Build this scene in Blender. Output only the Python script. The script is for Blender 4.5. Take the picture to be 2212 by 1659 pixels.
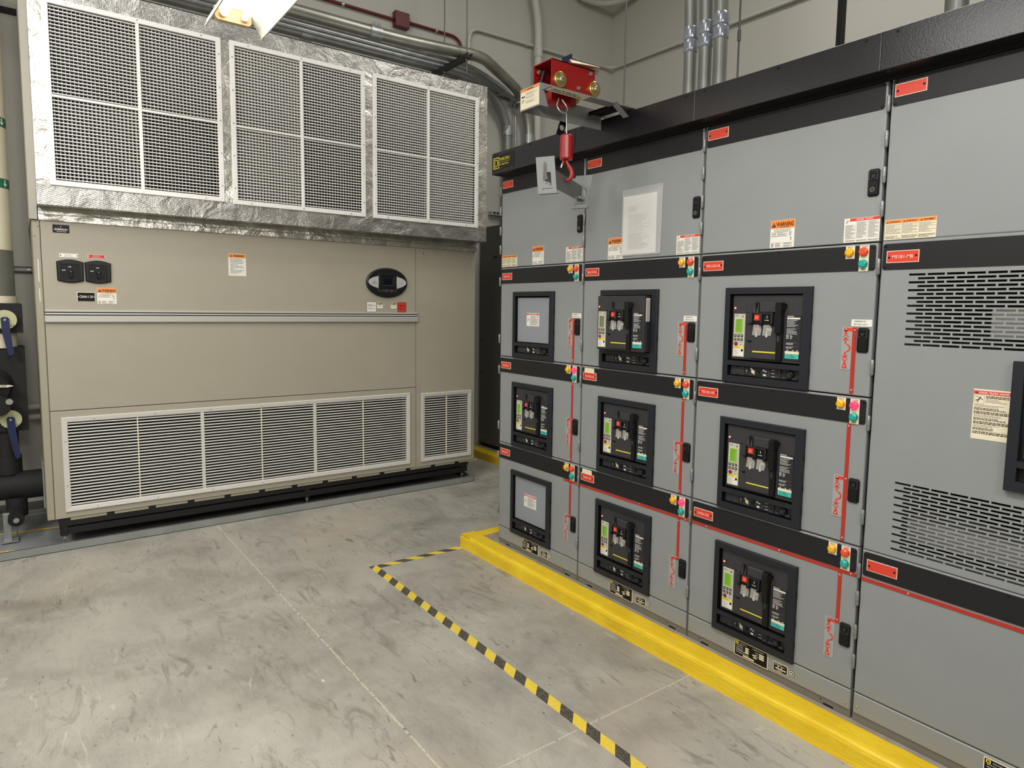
import bpy, math, random
from mathutils import Vector, Matrix, noise

for o in list(bpy.data.objects): bpy.data.objects.remove(o)
scn = bpy.context.scene
COL = scn.collection
R = math.radians
rnd = random.Random(7)

# ---------------------------------------------------------------- camera
cam_d = bpy.data.cameras.new('camera'); cam = bpy.data.objects.new('camera', cam_d); COL.objects.link(cam)
yaw, pitch, roll = R(36.84918), R(-5.3725), R(0.81369)
fw = Vector((math.sin(yaw)*math.cos(pitch), math.cos(yaw)*math.cos(pitch), math.sin(pitch)))
r0 = Vector((math.cos(yaw), -math.sin(yaw), 0)); u0 = r0.cross(fw)
rt = math.cos(roll)*r0 + math.sin(roll)*u0; up = -math.sin(roll)*r0 + math.cos(roll)*u0
M = Matrix((rt, up, -fw)).transposed().to_4x4(); M.translation = Vector((-.106, -5.1188, 1.5993))
cam.matrix_world = M
cam_d.sensor_width = 36; cam_d.lens = 36*1437.2/2212
cam_d.shift_x = (1106-1129.2)/2212; cam_d.shift_y = (801.14-829.5)/2212
cam_d.clip_start = .05; cam_d.clip_end = 100
scn.camera = cam

# ---------------------------------------------------------------- world, lights, exposure
w = bpy.data.worlds.new('world'); scn.world = w; w.use_nodes = True
w.node_tree.nodes['Background'].inputs[0].default_value = (.9, .95, 1, 1)
w.node_tree.nodes['Background'].inputs[1].default_value = .3
vs = scn.view_settings
vs.view_transform = 'Standard'; vs.look = 'None'; vs.exposure = -0.1; vs.gamma = 1; vs.use_curve_mapping = False

def area(name, loc, sx, sy, power, col=(1, .975, .925), rot=(0, 0, 0), spread=180):
    d = bpy.data.lights.new(name, 'AREA'); d.shape = 'RECTANGLE'; d.size = sx; d.size_y = sy
    d.energy = power; d.color = col; d.spread = R(spread)
    o = bpy.data.objects.new(name, d); COL.objects.link(o); o.location = loc; o.rotation_euler = rot
    return o
# aisle fluorescent row, then added unseen fill lamps; the row's near one is built as a fixture with glowing tubes
area('tube_and_fill_light', (.765, -4.15, 2.955), .20, 1.15, 42)
area('tube_and_fill_light', (-1.9, -1.9, 3.1), .3, 1.2, 46, rot=(R(28), R(-18), 0))  # unseen fill lamp added at left, tilted toward the equipment fronts
area('tube_and_fill_light', (-1.9, -4.9, 3.1), .3, 1.2, 38, rot=(R(30), R(-20), 0))  # second added fill on the left, aimed the same way
area('tube_and_fill_light', (.2, -7.0, 3.3), 1.6, .4, 58, rot=(R(58), 0, 0))  # fill added behind the camera to brighten plenum and fronts
area('tube_and_fill_light', (-.20, -2.0, 3.45), .3, 1.2, 19, rot=(R(40), 0, 0))  # added fill, placed to reach the wall strip beside the left pipes
area('tube_and_fill_light', (3.9, -3.4, 5.6), .5, 3.0, 74)  # high fill added to brighten the walls behind the switchgear
area('tube_and_fill_light', (3.2, -1.6, 5.7), 2.4, .5, 26)  # overhead lamp added for ambient light
area('tube_and_fill_light', (0, -2.2, 5.7), 2.4, .5, 45)  # another overhead fill added for ambient light
area('tube_and_fill_light', (-3.2, -5.5, 5.4), 2.4, 1.2, 105, rot=(R(38), R(-34), 0))  # large fill panel added high at left, angled toward the equipment

# ---------------------------------------------------------------- materials
def srgb(r, g, b):
    f = lambda v: (v/255)/12.92 if v/255 <= .04045 else (((v/255)+.055)/1.055)**2.4
    return (f(r), f(g), f(b), 1)
MATS = {}
def mat(name, rgb, rough=.5, metal=0, bump=0, scale=200, emit=None, es=0, var=0, vscale=6, coat=0, alpha=None, trans=0, spec=None):
    if name in MATS: return MATS[name]
    m = bpy.data.materials.new(name); m.use_nodes = True; nt = m.node_tree; n = nt.nodes; L = nt.links
    b = n['Principled BSDF']
    c = srgb(*rgb)
    b.inputs['Base Color'].default_value = c; b.inputs['Roughness'].default_value = rough; b.inputs['Metallic'].default_value = metal
    if coat: b.inputs['Coat Weight'].default_value = coat; b.inputs['Coat Roughness'].default_value = .25
    if spec is not None: b.inputs['Specular IOR Level'].default_value = spec
    if trans: b.inputs['Transmission Weight'].default_value = trans
    if alpha is not None: b.inputs['Alpha'].default_value = alpha
    if emit: b.inputs['Emission Color'].default_value = srgb(*emit); b.inputs['Emission Strength'].default_value = es
    tc = n.new('ShaderNodeTexCoord')
    if var:
        t = n.new('ShaderNodeTexNoise'); t.inputs['Scale'].default_value = vscale; t.inputs['Detail'].default_value = 5
        L.new(tc.outputs['Object'], t.inputs['Vector'])
        cr = n.new('ShaderNodeValToRGB'); cr.color_ramp.elements[0].position = .3; cr.color_ramp.elements[1].position = .7
        cr.color_ramp.elements[0].color = tuple(v*(1-var) for v in c[:3])+(1,)
        cr.color_ramp.elements[1].color = tuple(min(1, v*(1+var)) for v in c[:3])+(1,)
        L.new(t.outputs['Fac'], cr.inputs['Fac']); L.new(cr.outputs['Color'], b.inputs['Base Color'])
    if bump:
        t = n.new('ShaderNodeTexNoise'); t.inputs['Scale'].default_value = scale; t.inputs['Detail'].default_value = 3
        L.new(tc.outputs['Object'], t.inputs['Vector'])
        bp = n.new('ShaderNodeBump'); bp.inputs['Strength'].default_value = bump; bp.inputs['Distance'].default_value = .002
        L.new(t.outputs['Fac'], bp.inputs['Height']); L.new(bp.outputs['Normal'], b.inputs['Normal'])
    MATS[name] = m
    return m

GREY = mat('switchgear_grey', (139, 142, 143), .42, 0, .10, 260, var=.02)
GREYD = mat('base_grey', (112, 112, 104), .5, 0, .1, 260, var=.06)
BAR = mat('charcoal_trim', (28, 27, 29), .5, 0, .10, 350, spec=.35)
CAN = mat('canopy_black', (24, 22, 27), .30, 0, .22, 160)
BLACK = mat('black_plastic', (15, 15, 17), .45, spec=.3)
BEZ = mat('bezel_blue_black', (27, 30, 37), .48, 0, .15, 300, spec=.4)
BRK = mat('breaker_grey', (50, 49, 52), .5, 0, .05, 300)
BRK2 = mat('breaker_dark', (36, 35, 37), .5)
PANELG = mat('blank_panel_grey', (140, 144, 152), .4, 0, .05, 200)
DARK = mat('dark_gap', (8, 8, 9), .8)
RED = mat('nameplate_red', (214, 62, 44), .4)
REDD = mat('mimic_red', (178, 46, 34), .35)
REDH = mat('hoist_red', (150, 16, 16), .35, coat=.2)
WHITE = mat('label_white', (228, 225, 216), .5)
CREAM = mat('label_cream', (228, 218, 190), .5)
ORANGE = mat('label_orange', (238, 138, 58), .5)
INK = mat('ink_black', (20, 18, 18), .6, spec=.2)
INKG = mat('ink_grey', (120, 118, 118), .6)
INKW = mat('ink_white', (232, 230, 226), .5)
INKR = mat('ink_pale_red', (250, 205, 190), .5)
YEL = mat('label_yellow', (232, 214, 60), .5)
TEAL = mat('label_teal', (66, 190, 180), .5)
LCD = mat('lcd_green', (112, 158, 44), .3, emit=(130, 190, 50), es=.25)
LCDG = mat('lcd_grey', (120, 132, 98), .3)
LAMPY = mat('lamp_amber', (240, 176, 10), .25, coat=.5)
LAMPR = mat('lamp_red', (232, 74, 44), .25, coat=.5)
LAMPT = mat('lamp_teal', (20, 160, 150), .25, coat=.5)
LAMPP = mat('lamp_lit_pink', (225, 40, 70), .25, emit=(255, 60, 120), es=.9)
TRIP = mat('trip_unit_beige', (196, 192, 176), .5)
HINGE = mat('hinge_zinc', (150, 151, 149), .5, .6)
ZINC = mat('zinc_bright', (190, 192, 190), .35, .9)
BRASS = mat('zinc_yellow', (196, 176, 104), .3, .85)
ALU = mat('aluminium_paint', (205, 203, 197), .38, .25)
SLAT = mat('louvre_aluminium', (216, 214, 208), .38, .2)
GRL = mat('grille_white', (236, 234, 230), .42, .05)
BEIGE = mat('crah_beige', (163, 157, 141), .42, 0, .08, 320, var=.02)
BEIGED = mat('crah_frame_beige', (156, 151, 132), .45, 0, .08, 320)
TRIMA = mat('bumper_aluminium', (198, 196, 190), .35, .35)
GALV = mat('galvanised', (166, 170, 170), .36, .7, .1, 60, var=.18, vscale=14)
GALVD = mat('galvanised_old', (142, 144, 140), .42, .6, .1, 60, var=.22, vscale=5)
GALVY = mat('galvanised_brassy', (158, 158, 148), .36, .75, .05, 60, var=.2, vscale=4)
STRUT = mat('strut_dark', (70, 70, 72), .45, .6)
PANF = mat('pan_grey', (132, 135, 137), .6, 0, .2, 30, var=.15, vscale=6)
PANL = mat('pan_galvanised', (150, 152, 150), .5, .35, .1, 40, var=.1, vscale=8)
WALL = mat('wall_paint', (182, 180, 172), .7, 0, .12, 90)
PIPEW = mat('conduit_painted', (188, 186, 178), .55)
CEIL = mat('ceiling_paint', (190, 188, 182), .8)
MAROON = mat('conduit_maroon', (92, 18, 30), .45)
CABD = mat('cabinet_dark_grey', (92, 93, 88), .45, 0, .06, 250)
RUBBER = mat('pipe_insulation_black', (20, 19, 19), .75, 0, .5, 70)
JACKET = mat('pipe_jacket_cream', (222, 214, 190), .6, 0, .3, 40, var=.05)
BLUE = mat('handle_blue', (16, 28, 70), .45)
GREEN = mat('band_green', (26, 112, 84), .5)
TAN = mat('lamp_end_tan', (196, 168, 122), .5)
LAMPW = mat('reflector_white', (240, 238, 230), .4)
TUBE = mat('tube_lit', (255, 255, 255), .4, emit=(255, 248, 232), es=12)
CONC = mat('pad_concrete', (150, 140, 128), .85, 0, .5, 60, var=.12, vscale=20)
SKIN = mat('steel_plate_grey', (134, 137, 137), .4, .15)
STEELD = mat('steel_plate_dark', (104, 104, 102), .42, .3)
PAPER = mat('paper', (222, 220, 214), .7)
OVAL = mat('display_black', (21, 22, 24), .42, 0, .05, 300, spec=.4)
SILV = mat('display_silver', (196, 196, 196), .4, .2)
BLKP = mat('stand_black', (16, 16, 18), .4)
ROPE = mat('leak_rope_yellow', (214, 180, 50), .6, var=.5, vscale=150)
WRAP = mat('coupling_wrap', (160, 166, 176), .22, .45, .9, 45)
CLEAR = mat('clear_plastic', (235, 235, 235), .12, alpha=.16)
CLEAR2 = mat('clear_flap', (205, 203, 198), .15, alpha=.35)
SCREENB = mat('screen_navy', (14, 14, 34), .2)

def yellow_mat():
    m = bpy.data.materials.new('curb_yellow'); m.use_nodes = True; nt = m.node_tree; n = nt.nodes; L = nt.links
    b = n['Principled BSDF']; b.inputs['Base Color'].default_value = srgb(234, 198, 32); b.inputs['Roughness'].default_value = .42
    tc = n.new('ShaderNodeTexCoord'); mp = n.new('ShaderNodeMapping'); mp.inputs['Scale'].default_value = (1, .35, 1.6)
    t = n.new('ShaderNodeTexNoise'); t.inputs['Scale'].default_value = 45; t.inputs['Detail'].default_value = 4; t.inputs['Distortion'].default_value = 1.2
    bp = n.new('ShaderNodeBump'); bp.inputs['Strength'].default_value = .55; bp.inputs['Distance'].default_value = .006
    L.new(tc.outputs['Object'], mp.inputs[0]); L.new(mp.outputs[0], t.inputs['Vector']); L.new(t.outputs['Fac'], bp.inputs['Height']); L.new(bp.outputs[0], b.inputs['Normal'])
    t2 = n.new('ShaderNodeTexNoise'); t2.inputs['Scale'].default_value = 5; t2.inputs['Detail'].default_value = 4
    cr = n.new('ShaderNodeValToRGB'); cr.color_ramp.elements[0].position = .35; cr.color_ramp.elements[1].position = .7
    cr.color_ramp.elements[0].color = srgb(226, 188, 24); cr.color_ramp.elements[1].color = srgb(240, 206, 44)
    L.new(tc.outputs['Object'], t2.inputs['Vector']); L.new(t2.outputs['Fac'], cr.inputs[0]); L.new(cr.outputs[0], b.inputs['Base Color'])
    return m
YELLOW = yellow_mat()

def foil_mat(name, col, lattice=True, strength=.9):
    m = bpy.data.materials.new(name); m.use_nodes = True; nt = m.node_tree; n = nt.nodes; L = nt.links
    b = n['Principled BSDF']; b.inputs['Base Color'].default_value = srgb(*col); b.inputs['Roughness'].default_value = .34; b.inputs['Metallic'].default_value = .9
    tc = n.new('ShaderNodeTexCoord')
    def nz(scale, detail, dist=0):
        t = n.new('ShaderNodeTexNoise'); t.inputs['Scale'].default_value = scale; t.inputs['Detail'].default_value = detail; t.inputs['Distortion'].default_value = dist
        L.new(tc.outputs['Object'], t.inputs['Vector']); return t
    big = nz(7, 4, .8); fine = nz(70, 3, .6); crease = n.new('ShaderNodeTexVoronoi'); crease.feature = 'DISTANCE_TO_EDGE'; crease.inputs['Scale'].default_value = 11
    ds = nz(4, 3); mx = n.new('ShaderNodeMixRGB'); mx.inputs[0].default_value = .12
    L.new(tc.outputs['Object'], mx.inputs[1]); L.new(ds.outputs['Color'], mx.inputs[2]); L.new(mx.outputs[0], crease.inputs['Vector'])
    def bump(h, st, d, prev=None):
        bp = n.new('ShaderNodeBump'); bp.inputs['Strength'].default_value = st; bp.inputs['Distance'].default_value = d
        L.new(h, bp.inputs['Height'])
        if prev: L.new(prev.outputs[0], bp.inputs['Normal'])
        return bp
    b1 = bump(big.outputs['Fac'], strength*.55, .03)
    b2 = bump(fine.outputs['Fac'], strength*.55, .004, b1)
    lt = n.new('ShaderNodeMath'); lt.operation = 'MINIMUM'; lt.inputs[1].default_value = .05; L.new(crease.outputs['Distance'], lt.inputs[0])
    b3 = bump(lt.outputs[0], strength*.35, .02, b2)
    last = b3
    if lattice:
        sm = []
        for ang in (62, -62):
            mp = n.new('ShaderNodeMapping'); mp.inputs['Rotation'].default_value = (0, R(ang), 0)
            wv = n.new('ShaderNodeTexWave'); wv.inputs['Scale'].default_value = 30; wv.inputs['Distortion'].default_value = 2.2
            L.new(tc.outputs['Object'], mp.inputs[0]); L.new(mp.outputs[0], wv.inputs['Vector']); sm.append(wv)
        ad = n.new('ShaderNodeMath'); ad.operation = 'MAXIMUM'; L.new(sm[0].outputs['Fac'], ad.inputs[0]); L.new(sm[1].outputs['Fac'], ad.inputs[1])
        last = bump(ad.outputs[0], .24, .003, b3)
    L.new(last.outputs[0], b.inputs['Normal'])
    cr = n.new('ShaderNodeValToRGB'); cr.color_ramp.elements[0].color = tuple(v*.72 for v in srgb(*col)[:3])+(1,); cr.color_ramp.elements[1].color = srgb(*col)
    cr.color_ramp.elements[0].position = .35; cr.color_ramp.elements[1].position = .6
    L.new(big.outputs['Fac'], cr.inputs[0]); L.new(cr.outputs[0], b.inputs['Base Color'])
    return m
FOIL = foil_mat('foil_scrim', (196, 194, 190)); FOILS = foil_mat('foil_tape', (224, 221, 212), False, 1.0)

def floor_mat():
    m = bpy.data.materials.new('polished_concrete'); m.use_nodes = True; nt = m.node_tree; n = nt.nodes; L = nt.links
    b = n['Principled BSDF']; b.inputs['Roughness'].default_value = .55
    tc = n.new('ShaderNodeTexCoord'); P = tc.outputs['Object']
    def mp(sc, rot=(0, 0, 0)):
        q = n.new('ShaderNodeMapping'); q.inputs['Scale'].default_value = sc; q.inputs['Rotation'].default_value = rot; L.new(P, q.inputs[0]); return q.outputs[0]
    def nz(scale, detail, vec=P, dist=0, rough=.55):
        t = n.new('ShaderNodeTexNoise'); t.inputs['Scale'].default_value = scale; t.inputs['Detail'].default_value = detail; t.inputs['Distortion'].default_value = dist; t.inputs['Roughness'].default_value = rough
        L.new(vec, t.inputs['Vector']); return t.outputs['Fac']
    def ramp(v, p0, p1, c0=(0, 0, 0, 1), c1=(1, 1, 1, 1)):
        r = n.new('ShaderNodeValToRGB'); r.color_ramp.elements[0].position = p0; r.color_ramp.elements[1].position = p1
        r.color_ramp.elements[0].color = c0; r.color_ramp.elements[1].color = c1; L.new(v, r.inputs[0]); return r.outputs[0]
    def mix(fac, a, bb, mode='MIX'):
        x = n.new('ShaderNodeMixRGB'); x.blend_type = mode
        if isinstance(fac, float): x.inputs[0].default_value = fac
        else: L.new(fac, x.inputs[0])
        for i, v in ((1, a), (2, bb)):
            if isinstance(v, tuple): x.inputs[i].default_value = v
            else: L.new(v, x.inputs[i])
        return x.outputs[0]
    def math_(op, a, bb=None):
        x = n.new('ShaderNodeMath'); x.operation = op
        for i, v in ((0, a), (1, bb)):
            if v is None: continue
            if isinstance(v, (int, float)): x.inputs[i].default_value = v
            else: L.new(v, x.inputs[i])
        return x.outputs[0]
    base = ramp(nz(1.6, 7, dist=.6, rough=.6), .3, .7, srgb(128, 126, 117), srgb(174, 171, 161))
    base = mix(ramp(nz(14, 6, mp((1, .35, 1), (0, 0, .5)), 1.5, .7), .35, .7), base, mix(.22, base, srgb(196, 190, 176)))
    warm = ramp(nz(.9, 3, mp((1, 1, 1), (0, 0, .3)), .5), .56, .74)
    base = mix(math_('MULTIPLY', warm, .35), base, srgb(176, 152, 128))
    cool = ramp(nz(1.3, 4, mp((1, 1.4, 1), (0, 0, 1.7)), .8), .55, .75)
    base = mix(math_('MULTIPLY', cool, .55), base, srgb(112, 111, 105))
    # trowel swirls and scuffs
    def marks(scale, asp, rot, dist, p0, p1, zscale, z0, z1, amt, col, base):
        v = ramp(nz(scale, 8, mp((1, asp, 1), (0, 0, rot)), dist, .62), p0, p1)
        zn = ramp(nz(zscale, 3, mp((1, 1, 1), (0, 0, rot+1.1)), .4), z0, z1)
        return mix(math_('MULTIPLY', math_('MULTIPLY', v, zn), amt), base, col)
    base = marks(9, .30, .9, 1.6, .56, .64, 1.3, .42, .58, .50, srgb(108, 104, 94), base)
    base = marks(8, .26, -.5, 1.8, .58, .66, 1.1, .45, .60, .50, srgb(112, 104, 90), base)
    base = marks(26, .30, .6, 1.2, .60, .67, 1.9, .44, .60, .62, srgb(88, 82, 70), base)
    base = marks(34, .24, -.9, 1.4, .62, .68, 2.3, .46, .62, .60, srgb(84, 78, 66), base)
    base = marks(12, .22, 1.5, 1.5, .60, .68, 1.5, .44, .58, .45, srgb(204, 198, 184), base)
    base = marks(80, .55, .3, .5, .63, .69, 2.6, .40, .60, .75, srgb(70, 64, 54), base)
    vor = n.new('ShaderNodeTexVoronoi'); vor.inputs['Scale'].default_value = 5.2; L.new(P, vor.inputs['Vector'])
    base = mix(math_('MULTIPLY', math_('LESS_THAN', vor.outputs['Distance'], .022), .85), base, srgb(52, 46, 38))
    vor2 = n.new('ShaderNodeTexVoronoi'); vor2.inputs['Scale'].default_value = 3.7; L.new(mp((1, .4, 1), (0, 0, .4)), vor2.inputs['Vector'])
    base = mix(math_('MULTIPLY', math_('LESS_THAN', vor2.outputs['Distance'], .020), .8), base, srgb(214, 208, 194))
    grain = nz(420, 2)
    base = mix(.22, base, ramp(grain, .35, .65), 'OVERLAY')
    # saw-cut joints
    sx = n.new('ShaderNodeSeparateXYZ'); L.new(P, sx.inputs[0])
    wob = math_('MULTIPLY', math_('SUBTRACT', nz(9, 4), .5), .012)
    slope = math_('MULTIPLY', sx.outputs[1], .0113)
    j1 = math_('LESS_THAN', math_('ABSOLUTE', math_('ADD', math_('ADD', math_('SUBTRACT', sx.outputs[0], .949), slope), wob)), .0042)
    j2a = math_('LESS_THAN', math_('ABSOLUTE', math_('ADD', math_('ADD', sx.outputs[1], 3.335), wob)), .0032)
    j2 = math_('MULTIPLY', j2a, math_('GREATER_THAN', sx.outputs[0], .962))
    jc = ramp(nz(45, 3), .36, .44, srgb(78, 66, 52), srgb(202, 192, 172))
    base = mix(math_('MULTIPLY', math_('MAXIMUM', j1, j2), .7), base, jc)
    L.new(base, b.inputs['Base Color'])
    bp = n.new('ShaderNodeBump'); bp.inputs['Strength'].default_value = .12; bp.inputs['Distance'].default_value = .003
    L.new(nz(30, 6), bp.inputs['Height']); L.new(bp.outputs[0], b.inputs['Normal'])
    L.new(ramp(nz(3, 5), .3, .7, (.55,)*3+(1,), (.72,)*3+(1,)), b.inputs['Roughness'])
    return m
FLOORM = floor_mat()

def tape_mat(name, sign):
    m = bpy.data.materials.new(name); m.use_nodes = True; nt = m.node_tree; n = nt.nodes; L = nt.links
    b = n['Principled BSDF']; b.inputs['Roughness'].default_value = .5
    tc = n.new('ShaderNodeTexCoord'); sx = n.new('ShaderNodeSeparateXYZ'); L.new(tc.outputs['Object'], sx.inputs[0])
    a = n.new('ShaderNodeMath'); a.operation = 'ADD' if sign > 0 else 'SUBTRACT'; L.new(sx.outputs[1], a.inputs[0]); L.new(sx.outputs[0], a.inputs[1])
    d = n.new('ShaderNodeMath'); d.operation = 'MULTIPLY'; d.inputs[1].default_value = 1/.155; L.new(a.outputs[0], d.inputs[0])
    f = n.new('ShaderNodeMath'); f.operation = 'FRACT'; 
    ad = n.new('ShaderNodeMath'); ad.operation = 'ADD'; ad.inputs[1].default_value = 50.1; L.new(d.outputs[0], ad.inputs[0]); L.new(ad.outputs[0], f.inputs[0])
    g = n.new('ShaderNodeMath'); g.operation = 'GREATER_THAN'; g.inputs[1].default_value = .5; L.new(f.outputs[0], g.inputs[0])
    t = n.new('ShaderNodeTexNoise'); t.inputs['Scale'].default_value = 220; t.inputs['Detail'].default_value = 3; L.new(tc.outputs['Object'], t.inputs['Vector'])
    r1 = n.new('ShaderNodeValToRGB'); r1.color_ramp.elements[0].position = .4; r1.color_ramp.elements[1].position = .7; r1.color_ramp.elements[0].color = srgb(44, 40, 36); r1.color_ramp.elements[1].color = srgb(120, 112, 100)
    r2 = n.new('ShaderNodeValToRGB'); r2.color_ramp.elements[0].position = .3; r2.color_ramp.elements[1].position = .6; r2.color_ramp.elements[0].color = srgb(206, 180, 60); r2.color_ramp.elements[1].color = srgb(232, 206, 78)
    L.new(t.outputs['Fac'], r1.inputs[0]); L.new(t.outputs['Fac'], r2.inputs[0])
    x = n.new('ShaderNodeMixRGB'); L.new(g.outputs[0], x.inputs[0]); L.new(r1.outputs[0], x.inputs[1]); L.new(r2.outputs[0], x.inputs[2]); L.new(x.outputs[0], b.inputs['Base Color'])
    return m

# ---------------------------------------------------------------- mesh helpers
ID = lambda a, b, c: (a, b, c)
class MB:
    def __init__(s, f=ID): s.v = []; s.f = []; s.mi = []; s.sm = []; s.mats = []; s.T = f
    def m(s, mt):
        if mt not in s.mats: s.mats.append(mt)
        return s.mats.index(mt)
    def poly(s, pts, mt, smooth=False, raw=False):
        i = len(s.v); s.v += [p if raw else s.T(*p) for p in pts]; s.f.append(tuple(range(i, i+len(pts)))); s.mi.append(s.m(mt)); s.sm.append(smooth)
    def mesh(s, vs_, fs, mt, smooth=False):
        i = len(s.v); s.v += [s.T(*p) for p in vs_]
        k = s.m(mt)
        for f in fs: s.f.append(tuple(i+j for j in f)); s.mi.append(k); s.sm.append(smooth)
    def box(s, a0, b0, c0, a1, b1, c1, mt, ch=0):
        a0, a1 = sorted((a0, a1)); b0, b1 = sorted((b0, b1)); c0, c1 = sorted((c0, c1))
        if not ch:
            vs_ = [(a0, b0, c0), (a1, b0, c0), (a1, b1, c0), (a0, b1, c0), (a0, b0, c1), (a1, b0, c1), (a1, b1, c1), (a0, b1, c1)]
            fs = [(3, 2, 1, 0), (4, 5, 6, 7), (0, 1, 5, 4), (1, 2, 6, 5), (2, 3, 7, 6), (3, 0, 4, 7)]
        else:
            e = ch
            vs_ = [(a0, b0, c0), (a1, b0, c0), (a1, b1, c0), (a0, b1, c0), (a0, b0, c1-e), (a1, b0, c1-e), (a1, b1, c1-e), (a0, b1, c1-e),
                   (a0+e, b0+e, c1), (a1-e, b0+e, c1), (a1-e, b1-e, c1), (a0+e, b1-e, c1)]
            fs = [(3, 2, 1, 0), (8, 9, 10, 11), (0, 1, 5, 4), (1, 2, 6, 5), (2, 3, 7, 6), (3, 0, 4, 7), (4, 5, 9, 8), (5, 6, 10, 9), (6, 7, 11, 10), (7, 4, 8, 11)]
        s.mesh(vs_, fs, mt)
    def rect(s, a0, b0, a1, b1, c, mt): s.poly([(a0, b0, c), (a1, b0, c), (a1, b1, c), (a0, b1, c)], mt)
    def prism(s, pts, c0, c1, mt, ch=0):
        n = len(pts)
        if ch:
            cx = sum(p[0] for p in pts)/n; cy = sum(p[1] for p in pts)/n
            ins = []
            for x, y in pts:
                dx, dy = cx-x, cy-y; d = math.hypot(dx, dy) or 1
                ins.append((x+dx/d*ch*1.3, y+dy/d*ch*1.3))
            vs_ = [(x, y, c0) for x, y in pts]+[(x, y, c1-ch) for x, y in pts]+[(x, y, c1) for x, y in ins]
            fs = [tuple(range(n))[::-1], tuple(range(2*n, 3*n))]
            for k in range(n):
                j = (k+1) % n; fs += [(k, j, n+j, n+k), (n+k, n+j, 2*n+j, 2*n+k)]
        else:
            vs_ = [(x, y, c0) for x, y in pts]+[(x, y, c1) for x, y in pts]
            fs = [tuple(range(n))[::-1], tuple(range(n, 2*n))]+[(k, (k+1) % n, n+(k+1) % n, n+k) for k in range(n)]
        s.mesh(vs_, fs, mt)
    def disc(s, a, b, ra, c0, c1, mt, rb=None, n=20, ch=0):
        rb = rb or ra
        s.prism([(a+ra*math.cos(2*math.pi*k/n), b+rb*math.sin(2*math.pi*k/n)) for k in range(n)], c0, c1, mt, ch)
    def ring(s, a, b, r1, r0, c0, c1, mt, n=24):
        P = lambda r, c: [(a+r*math.cos(2*math.pi*k/n), b+r*math.sin(2*math.pi*k/n), c) for k in range(n)]
        vs_ = P(r1, c0)+P(r1, c1)+P(r0, c1)+P(r0, c0); fs = []
        for k in range(n):
            j = (k+1) % n
            for q in range(4): p = (q+1) % 4; fs.append((q*n+k, q*n+j, p*n+j, p*n+k))
        s.mesh(vs_, fs, mt)
    def frame(s, a0, b0, a1, b1, w_, c0, c1, mt, ch=0, slope=0):
        """picture frame: outer rect, width w_, raised from c0 to c1; slope lowers the inner edge"""
        def rr(i, c): return [(a0+i, b0+i, c), (a1-i, b0+i, c), (a1-i, b1-i, c), (a0+i, b1-i, c)]
        rings = [rr(0, c0), rr(0, c1-ch), rr(ch, c1), rr(w_-ch, c1-slope), rr(w_, c1-slope-ch), rr(w_, c0)]
        vs_ = [p for r in rings for p in r]; fs = []
        for q in range(5):
            for k in range(4): j = (k+1) % 4; fs.append((q*4+k, q*4+j, (q+1)*4+j, (q+1)*4+k))
        s.mesh(vs_, fs, mt)
    def tube(s, pts, r, mt, n=12, cap=True, smooth=True):
        pts = [Vector(p) for p in pts]; N = len(pts); rings = []
        rs = r if isinstance(r, (list, tuple)) else [r]*N
        ref = None
        for i, p in enumerate(pts):
            t = (pts[min(i+1, N-1)]-pts[max(i-1, 0)]).normalized()
            if ref is None:
                ref = Vector((0, 0, 1)) if abs(t.z) < .9 else Vector((1, 0, 0))
            a = (ref-t*ref.dot(t)).normalized(); b = t.cross(a); ref = a
            rings.append([tuple(p+(a*math.cos(2*math.pi*k/n)+b*math.sin(2*math.pi*k/n))*rs[i]) for k in range(n)])
        vs_ = [q for r_ in rings for q in r_]; fs = []
        for i in range(N-1):
            for k in range(n): j = (k+1) % n; fs.append((i*n+k, i*n+j, (i+1)*n+j, (i+1)*n+k))
        s.mesh(vs_, fs, mt, smooth)
        if cap: s.mesh(rings[0], [tuple(range(n))[::-1]], mt); s.mesh(rings[-1], [tuple(range(n))], mt)
    def hexb(s, a, b, r, c0, c1, mt): s.disc(a, b, r, c0, c1, mt, n=6, ch=r*.25)
    def text(s, t, a, b, h, c, mt, width=None, bold=0, align='c'):
        vs_, fs, (x0, x1) = glyphs(t, bold)
        sc = h; sx = sc
        if width: sx = width/(x1-x0) if x1 > x0 else sc
        W = (x1-x0)*sx; off = {'c': -W/2, 'l': 0, 'r': -W}[align]
        s.mesh([(a+off+(x-x0)*sx, b+y*sc, c) for x, y in vs_], fs, mt)
    def scrib(s, a0, btop, a1, rows, pitch, th, c, mt, seed=0, center=False, full=.0):
        q = random.Random(seed)
        for r_ in range(rows):
            b = btop-r_*pitch; end = a1 if q.random() < full else a0+(a1-a0)*q.uniform(.55, 1)
            x = a0+((a1-end)/2 if center else 0); e = end+((a1-end)/2 if center else 0)
            while x < e:
                L_ = q.uniform(1.2, 4.5)*th; x1 = min(x+L_, e)
                s.rect(x, b-th, x1, b, c, mt); x = x1+th*.7
    def build(s, name, parent=None, org=None, label=None):
        me = bpy.data.meshes.new(name)
        o0 = org if org is not None else (ORG[parent.name] if parent else (0, 0, 0))
        me.from_pydata([(v[0]-o0[0], v[1]-o0[1], v[2]-o0[2]) for v in s.v], [], s.f)
        for mt in s.mats: me.materials.append(mt)
        me.polygons.foreach_set('material_index', s.mi); me.polygons.foreach_set('use_smooth', s.sm)
        me.update()
        o = bpy.data.objects.new(name, me); COL.objects.link(o)
        if parent: o.parent = parent
        else: o.location = o0
        ORG[o.name] = o0
        if label: o['label'] = label
        return o
ORG = {}
_G = {}
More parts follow.
